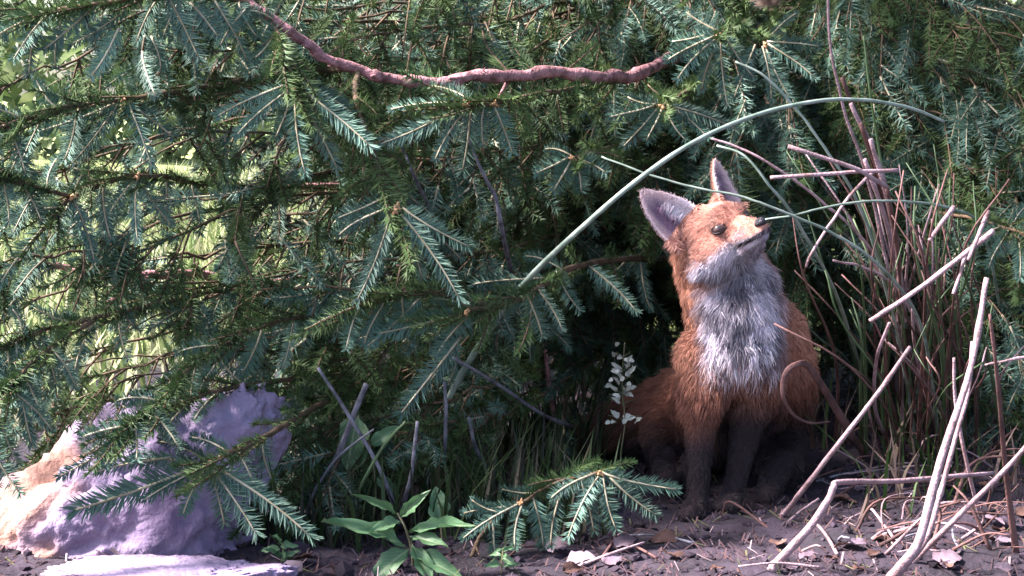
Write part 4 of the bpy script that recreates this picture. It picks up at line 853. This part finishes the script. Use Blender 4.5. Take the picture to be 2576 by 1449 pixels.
# ================================================================== leaves and small plants
M['leaf_green'] = mat('leaf_green', (.05, .115, .05), (.10, .20, .10), 9, .5, trans=.25, rnd=.2, spec=.4)
M['leaf_pale'] = mat('leaf_pale', (.17, .25, .10), (.28, .36, .18), 20, .5, trans=.3, rnd=.25)
M['leaf_dead'] = mat('leaf_dead', (.08, .05, .065), (.20, .15, .195), 22, .75, trans=.1, rnd=.3, bump=.3, bscale=150)
M['leaf_brown'] = mat('leaf_brown', (.07, .035, .03), (.17, .09, .075), 22, .8, trans=.1, rnd=.3)
M['sprig_leaf'] = mat('sprig_leaf', (.50, .52, .46), (.68, .68, .64), 30, .6, trans=.15, rnd=.15)
M['plant_stem'] = mat('plant_stem', (.10, .11, .06), (.20, .17, .10), 20, .6, rnd=.2)
def veined(m):
    n = m.node_tree; b = n.nodes['Principled BSDF']; src = b.inputs['Base Color'].links[0].from_socket
    tc = n.nodes.new('ShaderNodeTexCoord'); sp_ = n.nodes.new('ShaderNodeSeparateXYZ'); n.links.new(tc.outputs['Object'], sp_.inputs[0])
    ab = n.nodes.new('ShaderNodeMath'); ab.operation = 'ABSOLUTE'; n.links.new(sp_.outputs[1], ab.inputs[0])
    sv = n.nodes.new('ShaderNodeMath'); sv.operation = 'MULTIPLY_ADD'; sv.inputs[1].default_value = -.8; n.links.new(ab.outputs[0], sv.inputs[0]); n.links.new(sp_.outputs[0], sv.inputs[2])
    fr = n.nodes.new('ShaderNodeMath'); fr.operation = 'PINGPONG'; fr.inputs[1].default_value = .055; n.links.new(sv.outputs[0], fr.inputs[0])
    m1 = n.nodes.new('ShaderNodeMapRange'); m1.inputs[1].default_value = .004; m1.inputs[2].default_value = .012; m1.inputs[3].default_value = .45; m1.inputs[4].default_value = 0; n.links.new(fr.outputs[0], m1.inputs[0])
    m2 = n.nodes.new('ShaderNodeMapRange'); m2.inputs[1].default_value = .02; m2.inputs[2].default_value = .04; m2.inputs[3].default_value = .8; m2.inputs[4].default_value = 0; n.links.new(ab.outputs[0], m2.inputs[0])
    mxm = n.nodes.new('ShaderNodeMath'); mxm.operation = 'MAXIMUM'; n.links.new(m1.outputs[0], mxm.inputs[0]); n.links.new(m2.outputs[0], mxm.inputs[1])
    mm = n.nodes.new('ShaderNodeMix'); mm.data_type = 'RGBA'; mm.inputs[7].default_value = (.22, .27, .16, 1); n.links.new(mxm.outputs[0], mm.inputs[0]); n.links.new(src, mm.inputs[6]); n.links.new(mm.outputs[2], b.inputs['Base Color'])
for k_ in ('leaf_green', 'leaf_pale'): veined(M[k_])
def leaf_mesh(seed, shape='ovate', fold=.25, curl=.25, wav=.05, mt='leaf_green'):
    """unit leaf along +X, width 1 (scaled on placing), +Z upper side"""
    r = np.random.RandomState(seed); N, K = 11, 7; V = []
    for i in range(N):
        t = i / (N - 1)
        w_ = (math.sin(math.pi * t ** (.72 if shape == 'ovate' else .9)) ** (.8 if shape == 'ovate' else 1.1)) * .5 * (1 + .06 * math.sin(9 * t + seed)) + .012
        for k in range(K):
            s_ = -1 + 2 * k / (K - 1); y = s_ * w_
            z = fold * abs(y) - curl * t * t + wav * math.sin(11 * t + 3 * s_ + seed) * abs(s_) + (-.02 if k == K // 2 else 0)
            V.append((t, y * (1 + .10 * r.normal() * abs(s_)), z + .03 * r.normal() * abs(s_)))
    Q = [(i * K + k, (i + 1) * K + k, (i + 1) * K + k + 1, i * K + k + 1) for i in range(N - 1) for k in range(K - 1)]
    return mesh_np('leaf', V, [np.array(Q)], [M[mt]])
LEAF = {}
def leaf_obj(name, S, E, width, face, parent=None, shape='ovate', mt='leaf_green', fold=.25, curl=.25, **props):
    key = (shape, mt, random.randrange(3))
    if key not in LEAF: LEAF[key] = leaf_mesh(len(LEAF) * 3 + 1, shape, fold, curl, .05, mt)
    S, E = Vector(S), Vector(E); d = E - S; L = d.length; x = d / L; f = Vector(face); z = (f - x * f.dot(x)).normalized(); y = z.cross(x)
    o = bpy.data.objects.new(name, LEAF[key]); link(o, parent); WLOC[o.name] = S
    zs = L * .8
    o.matrix_basis = Matrix(((x.x * L, y.x * width, z.x * zs, S.x), (x.y * L, y.y * width, z.y * zs, S.y), (x.z * L, y.z * width, z.z * zs, S.z), (0, 0, 0, 1)))
    for k, v in props.items(): o[k] = v
    return o
def leafPx(parent, a, b_, w_, d0, d1, face=(0, -1, .5), **kw): return leaf_obj('leaf', P(*a, d0), P(*b_, d1), w_ * PX * d0, face, parent, **kw)
def stem_of(parent, path, w0, w1, mt='plant_stem'): return stalk('stem', path, w0, w1, mt, '', parent=parent, flat=1)
# seedling with long leaves at the bottom
g0 = on_ground(1040, 1420)
s1 = empty('broadleaf_seedling', g0, label='leafy seedling with long lance shaped leaves in the bottom litter', category='plant')
stem_of(s1, [(1040, 1425, g0.y), (1035, 1380, g0.y - .01), (1020, 1330, g0.y - .02), (1000, 1290, g0.y - .02)], 8, 5)
for a, b_, w_, f in [((1020, 1372), (828, 1290), 46, (0.2, -.7, .8)), ((1030, 1340), (1180, 1300), 38, (0, -.6, .8)), ((1036, 1390), (1160, 1440), 52, (0, -.7, .7)), ((1030, 1380), (930, 1450), 60, (0, -.7, .7)), ((1010, 1310), (930, 1330), 36, (0, -.6, .8)), ((1005, 1300), (1070, 1240), 32, (0, -1, .3)), ((1036, 1370), (1090, 1460), 46, (.2, -.8, .5)), ((1000, 1292), (900, 1240), 22, (0, -.8, .5)), ((1030, 1350), (1120, 1360), 40, (0, -.6, .8))]:
    leafPx(s1, a, b_, w_, g0.y - .015, g0.y - .04, f, shape='lance')
g1 = on_ground(1112, 1352)
s2 = empty('broadleaf_seedling', g1, label='single upright oval leaf on a short stem before the sapling', category='plant')
stem_of(s2, [(1112, 1356, g1.y), (1110, 1335, g1.y), (1107, 1312, g1.y)], 6, 4); leafPx(s2, (1107, 1316), (1098, 1222), 52, g1.y, g1.y + .01, (0.1, -1, .2), mt='leaf_green')
g2 = on_ground(930, 1345)
s3 = empty('broadleaf_seedling', g2, label='broad oval leaf hanging behind the straight grey twig', category='plant')
stem_of(s3, [(930, 1348, g2.y), (945, 1240, g2.y), (930, 1120, g2.y), (900, 1045, g2.y)], 7, 4)
leafPx(s3, (898, 1048), (872, 1180), 74, g2.y, g2.y - .02, (0.1, -1, .3)); leafPx(s3, (935, 1120), (1000, 1070), 36, g2.y, g2.y, (0, -1, .4)); leafPx(s3, (944, 1200), (1010, 1250), 34, g2.y, g2.y, (0, -1, .4)); leafPx(s3, (930, 1130), (850, 1210), 30, g2.y, g2.y, (0, -1, .4))
# pale sprig beside the fox
g3 = on_ground(1568, 1250)
sp = empty('pale_sprig', g3, label='small sprig with pale whitish leaves standing left of the fox', category='plant')
D = g3.y
stem_of(sp, [(1568, 1253, D), (1562, 1150, D), (1572, 1060, D), (1565, 960, D), (1572, 862, D)], 5, 3)
for k in range(46):
    v = random.choice([random.uniform(1035, 1065), random.uniform(862, 1030), random.uniform(920, 1010)]); sg = random.choice((-1, 1)); wsp = 18 + 34 * ((v - 860) / 200)
    u = 1568 + J(6); e = (u + sg * random.uniform(.4, 1.2) * wsp, v + random.uniform(-26, 10))
    b0 = (u + sg * random.uniform(0, .7) * wsp, v)
    leafPx(sp, b0, (b0[0] + sg * random.uniform(6, 20), b0[1] - random.uniform(-8, 20)), random.uniform(10, 15), D + J(.008), D + J(.01) - .004, (J(.5), -1, random.uniform(0, .8)), mt='sprig_leaf')
for v in (1050, 1010, 985, 950, 925, 890):
    for sg in (-1, 1): stem_of(sp, [(1568, v + 8, D), (1568 + sg * 12, v, D), (1568 + sg * (14 + 26 * (v - 860) / 200), v - 5, D)], 2.5, 1.5)
# spruce sapling arching near the paws
g4 = on_ground(1185, 1400)
sap = empty('spruce_sapling', g4, label='young spruce arching low over the soil towards the paws', category='tree')
D = g4.y
hand_branch([(1185, 1404, D), (1215, 1340, D), (1262, 1290, D), (1312, 1264, D), (1400, 1215, D), (1512, 1188, D)], .0036, .002,
    [(1512, 1188, 1702, 1222, D, D - .01), (1500, 1190, 1395, 1262, D, D - .02), (1508, 1194, 1438, 1355, D, D - .03), (1516, 1192, 1560, 1330, D, D - .02), (1530, 1196, 1655, 1290, D, D - .01), (1480, 1194, 1330, 1222, D, D + .01, 'green'), (1312, 1264, 1172, 1362, D, D - .02), (1314, 1268, 1308, 1378, D, D - .02), (1320, 1260, 1400, 1235, D, D, 'green'), (1290, 1272, 1165, 1302, D, D), (1420, 1210, 1398, 1375, D, D - .02), (1410, 1212, 1500, 1170, D, D + .03, 'green'), (1450, 1202, 1590, 1165, D, D + .03, 'green'), (1360, 1238, 1260, 1225, D, D + .02), (1340, 1250, 1360, 1380, D, D), (1460, 1200, 1490, 1340, D, D), (1262, 1290, 1190, 1250, D, D), (1240, 1310, 1260, 1400, D, D - .01)],
    hub=[(1512, 1189, D - .004), (1312, 1265, D - .004)], tree=sap, stubs=1)

for (u, v, lab, ls) in [(705, 1425, 'small seedling with short oval leaves beside the flat stone', 62), (1262, 1440, 'tiny seedling with narrow leaves under the spruce sapling', 58)]:
    gg = on_ground(u, v); sq = empty('broadleaf_seedling', gg, label=lab, category='plant'); D = gg.y
    stem_of(sq, [(u, v + 3, D), (u + J(8), v - 30, D), (u + J(14), v - 62, D)], 5, 3)
    for q in range(7):
        a = q * 2.4 + J(.4); l = ls * random.uniform(.6, 1.1); vv = v - 15 - q * 7
        leafPx(sq, (u, vv), (u + math.cos(a) * l, vv - random.uniform(-20, 30)), l * .42, D, D - .02 * math.sin(a), (J(.4), -.7, .8), shape='ovate' if ls > 60 else 'lance')
# broadleaf shrub in the light behind the spruce
sh0 = P(900, 236, 3.9); shrub = empty('broadleaf_shrub', (sh0.x, sh0.y, 0), label='sunlit pale green broadleaf shrub behind the spruce boughs', category='shrub')
for k in range(9):
    x1 = sh0.x + random.uniform(-.9, .75); y1 = sh0.y + random.uniform(-.35, .5); z1 = random.uniform(.7, 1.25)
    A = Acc(); pts = smooth_path([(sh0.x + J(.08), sh0.y + J(.08), -.03), (sh0.x * .5 + x1 * .5, (sh0.y + y1) / 2, z1 * .55), (x1, y1, z1)], 10); A.add(*tube(pts, np.linspace(.009, .003, 10), 6), 0)
    add('stem', A.mesh('stem', [M['trunk_bark']]), shrub)
    for q in range(16):
        i = random.randint(4, 9); p = Vector(pts[i]); a = random.uniform(0, 6.28); L = random.uniform(.06, .12)
        e = p + Vector((math.cos(a) * L, math.sin(a) * L * .8, random.uniform(-.6, .5) * L)); st = p + (e - p) * .12
        leaf_obj('leaf', p, e + (e - p) * .2, L * .75, (J(.5), J(.6) - .3, 1), shrub, mt='leaf_pale')

# ================================================================== meadow in the sun behind, undergrowth, litter
def blades(N, xr, yr, h, wd, cols, name, label, cat, cond=None, bend=.5, seed=1):
    r = np.random.RandomState(seed); x = r.uniform(*xr, N); y = r.uniform(*yr, N)
    if cond is not None: k = cond(x, y, r); x, y = x[k], y[k]
    N = len(x); z = ground_z(x, y); hh = r.uniform(*h, N); a = r.uniform(0, 2 * np.pi, N); dx, dy = np.cos(a), np.sin(a)
    bd = hh * r.uniform(.1, bend, N); w_ = r.uniform(*wd, N); px_, py_ = -dy * w_, dx * w_
    b0 = np.stack([x - px_, y - py_, z - .004], -1); b1_ = np.stack([x + px_, y + py_, z - .004], -1)
    m0 = np.stack([x + dx * bd * .35 - px_ * .8, y + dy * bd * .35 - py_ * .8, z + hh * .55], -1); m1 = np.stack([x + dx * bd * .35 + px_ * .8, y + dy * bd * .35 + py_ * .8, z + hh * .55], -1)
    tp_ = np.stack([x + dx * bd, y + dy * bd, z + hh], -1)
    V = np.stack([b0, b1_, m0, m1, tp_], 1).reshape(-1, 3); k = np.arange(N) * 5
    cl_ = np.array(cols)[r.randint(len(cols), size=N)] * r.uniform(.7, 1.25, (N, 1))
    return add(name, mesh_np(name, V, [np.stack([k, k + 1, k + 3, k + 2], 1), np.stack([k + 2, k + 3, k + 4], 1)], [M['blade']], tone=np.repeat(cl_, 5, 0)), kind='stuff', label=label, category=cat)
M['blade'] = attr_mat('blade', .6, .25, trans=.3)
blades(60000, (-4.5, 2.2), (2.9, 11), (.04, .17), (.002, .006), [(.20, .25, .10), (.28, .31, .15), (.34, .33, .22), (.13, .19, .07)], 'meadow_grass', 'sunlit pale meadow grass seen through the spruce', 'grass', bend=1.3, seed=4, cond=lambda x, y, r: (y > 3.9) | ((x < -.28) & (vnoise(x * 3, y * 3) > .3)))
blades(3000, (-.42, .12), (2.22, 2.95), (.03, .13), (.0012, .003), [(.025, .05, .018), (.04, .065, .025), (.08, .07, .05), (.03, .035, .025)], 'undergrowth', 'dark green undergrowth grass beneath the low boughs', 'grass',
       cond=lambda x, y, r: (vnoise(x * 9, y * 9) > .35) & (x < .10 - .25 * (y - 2.3) + .3 * (y > 2.6)), bend=.9, seed=5)
blades(900, (.40, .95), (2.3, 3.1), (.03, .12), (.0012, .0028), [(.04, .08, .02), (.10, .07, .05), (.16, .11, .10)], 'undergrowth', 'sparse low grass around the foot of the dry clump', 'grass', bend=1.2, seed=6, cond=lambda x, y, r: vnoise(x * 12, y * 12) > .45)
# far hedge that closes the meadow
r = np.random.RandomState(31); N = 26000; x = r.uniform(-9, 4, N); z = r.rand(N) ** 1.2 * (2.2 + 1.1 * vnoise(x * .7, x * 0 + 3)); y = 14 + r.uniform(-.9, .9, N) * np.sqrt(np.clip(1 - z / 3.6, 0, 1)) + .6 * vnoise(x * .9 + 5, z)
d1 = r.normal(0, 1, (N, 3)); d1 /= np.linalg.norm(d1, axis=1, keepdims=True); d2 = np.cross(d1, r.normal(0, 1, (N, 3))); d2 /= np.linalg.norm(d2, axis=1, keepdims=True)
ct = np.stack([x, y, z], -1); sz = r.uniform(.04, .10, (N, 1)); V = np.stack([ct - d1 * sz, ct + d2 * sz * .5, ct + d1 * sz, ct - d2 * sz * .5], 1).reshape(-1, 3); k = np.arange(N) * 4
cc = np.array([(.20, .26, .11), (.28, .32, .17), (.12, .18, .07)])[r.randint(3, size=N)] * r.uniform(.7, 1.3, (N, 1))
add('hedge', mesh_np('hedge', V, [np.stack([k, k + 1, k + 2, k + 3], 1)], [M['blade']], tone=np.repeat(cc, 4, 0)), kind='stuff', label='pale green leafy hedge far behind the meadow', category='hedge')
# needle litter and crumbs of soil
r = np.random.RandomState(8); A = Acc(); M['litter'] = attr_mat('litter', .85, .2)
N = 11000; x = r.uniform(-.85, 1.0, N); y = 1.85 + (r.rand(N) ** 1.4) * 1.5; z = ground_z(x, y); a = r.uniform(0, np.pi, N); L = r.uniform(.006, .022, N); w_ = r.uniform(.0004, .0010, N)
dx, dy = np.cos(a) * L, np.sin(a) * L; nx, ny = -np.sin(a) * w_, np.cos(a) * w_; tl = r.normal(0, .004, N)
V = np.stack([np.stack([x - nx, y - ny, z + .001], -1), np.stack([x + nx, y + ny, z + .001], -1), np.stack([x + dx + nx, y + dy + ny, z + .003 + np.abs(tl)], -1), np.stack([x + dx - nx, y + dy - ny, z + .0035 + np.abs(tl)], -1)], 1).reshape(-1, 3)
k = np.arange(N) * 4; cc = np.array([(.095, .052, .055), (.055, .034, .042), (.30, .22, .24), (.05, .035, .045), (.10, .10, .05)])[r.choice(5, N, p=[.30, .36, .04, .24, .06])] * r.uniform(.6, 1.3, (N, 1))
A.add(V, np.stack([k, k + 1, k + 2, k + 3], 1), None, 0, np.repeat(cc, 4, 0))
add('needle_litter', A.mesh('needle_litter', [M['litter']]), kind='stuff', label='fallen brown needles and bits strewn over the soil', category='litter')
ico = bmesh.new(); bmesh.ops.create_icosphere(ico, subdivisions=1, radius=1); iv = np.array([v.co[:] for v in ico.verts]); iff = np.array([[v.index for v in f.verts] for f in ico.faces]); ico.free()
A = Acc()
for i in range(4200):
    x = r.uniform(-.85, 1.0); y = 1.85 + r.rand() ** 1.5 * 1.3; s_ = r.uniform(.0012, .006) * (1 if r.rand() > .05 else 2.0); v = iv * (1 + r.normal(0, .22, (len(iv), 1))) * np.array([r.uniform(.7, 1.4), r.uniform(.7, 1.4), r.uniform(.5, .9)]) * s_
    A.add(v + np.array([x, y, float(ground_z(x, y)) + s_ * .25]), None, iff, 0, np.array((.030, .021, .032)) * r.uniform(.4, 1.7))
add('soil_crumbs', A.mesh('soil_crumbs', [M['litter']], smooth=False), kind='stuff', label='crumbs and clods of dark purplish soil', category='soil')
# fallen leaves
for k, (u, v, L, w_, lab) in enumerate([(1372, 1392, 60, 34, 'pale lilac fallen leaf curled beside the sapling foot'), (1425, 1424, 74, 30, 'long pale fallen leaf with a pointed tip'), (1545, 1388, 66, 26, 'narrow pale fallen leaf standing on edge'), (1045, 1388, 40, 24, 'small pinkish fallen leaf under the seedling'), (2345, 1428, 70, 44, 'round pale bluish fallen leaf by the thick stalks'), (1520, 1432, 50, 32, 'dull lilac fallen leaf half in shadow')]):
    p = on_ground(u, v, .006); a = random.uniform(-.6, .6); l = L * PX * p.y
    leaf_obj('fallen_leaf', p, p + Vector((math.cos(a) * l, math.sin(a) * l, .010)), w_ * PX * p.y * 1.6, (J(.3), -.55, 1), mt='leaf_dead', label=lab, category='leaf')
for k in range(46):
    u = random.choice([random.uniform(650, 2000), random.uniform(1400, 2540), random.uniform(2000, 2576)]); v = 1449 - random.random() ** 1.5 * 250
    if 1650 < u < 2000 and v < 1300: continue
    p = on_ground(u, v, .005); a = random.uniform(0, 6.28); l = random.uniform(.014, .034)
    leaf_obj('fallen_leaf', p, p + Vector((math.cos(a) * l, math.sin(a) * l, random.uniform(0, .008))), l * random.uniform(.45, .7), (J(.5), J(.5) - .2, 1), mt=random.choice(['leaf_brown', 'leaf_brown', 'leaf_dead']), label='small brown fallen leaf scattered on the dark soil', category='leaf', group='fallen leaves scattered on the soil')
for k in range(34):
    u = random.choice([random.uniform(1300, 2560), random.uniform(1850, 2576), random.uniform(2000, 2500)]); v = random.uniform(1170, 1445)
    if u < 2000 and v < 1310: continue
    p = on_ground(u, v, .003); a = random.uniform(0, 6.28); l = random.uniform(.03, .10); q = Vector((math.cos(a) * l, math.sin(a) * l, 0)); e = p + q; e.z = float(ground_z(e.x, e.y)) + random.uniform(.003, .02); md = (p + e) / 2 + Vector((J(.006), J(.006), .004))
    A = Acc(); A.add(*tube(smooth_path([tuple(p), tuple(md), tuple(e)], 8), np.linspace(.0016, .0009, 8) * random.uniform(.7, 1.6), 5), 0)
    add('fallen_twig', A.mesh('fallen_twig', [M[random.choice(['straw', 'straw_dark', 'grey_stick'])]]), loc=p, label='short dry twig lying on the dark soil', category='twig', group='twigs lying on the soil')

# loose straws tangled at the foot of the clump
for k in range(44):
    u = random.gauss(2320, 150); v = random.uniform(1120, 1430); p = on_ground(u, v); a = random.gauss(1.2, .9); l = random.uniform(.05, .16); up = random.uniform(.0, .55)
    q = p + Vector((math.cos(a) * l * random.choice((-1, 1)), J(.05), up * l)); q.z = max(q.z, float(ground_z(q.x, q.y)) + .004); md = (p + q) / 2 + Vector((J(.02), J(.015), random.uniform(.0, .03)))
    A = Acc(); A.add(*tube(smooth_path([tuple(p), tuple(md), tuple(q)], 12), np.linspace(.0018, .0007, 12) * random.uniform(.6, 1.5) * np.random.uniform(.9, 1.1, 12), 5, .6), 0)
    add('loose_straw', A.mesh('loose_straw', [M[random.choice(['straw', 'straw_dark', 'straw_dark'])]]), loc=p, label='loose dry straw tangled at the foot of the grass clump', category='straw', group='loose straws at the foot of the clump')
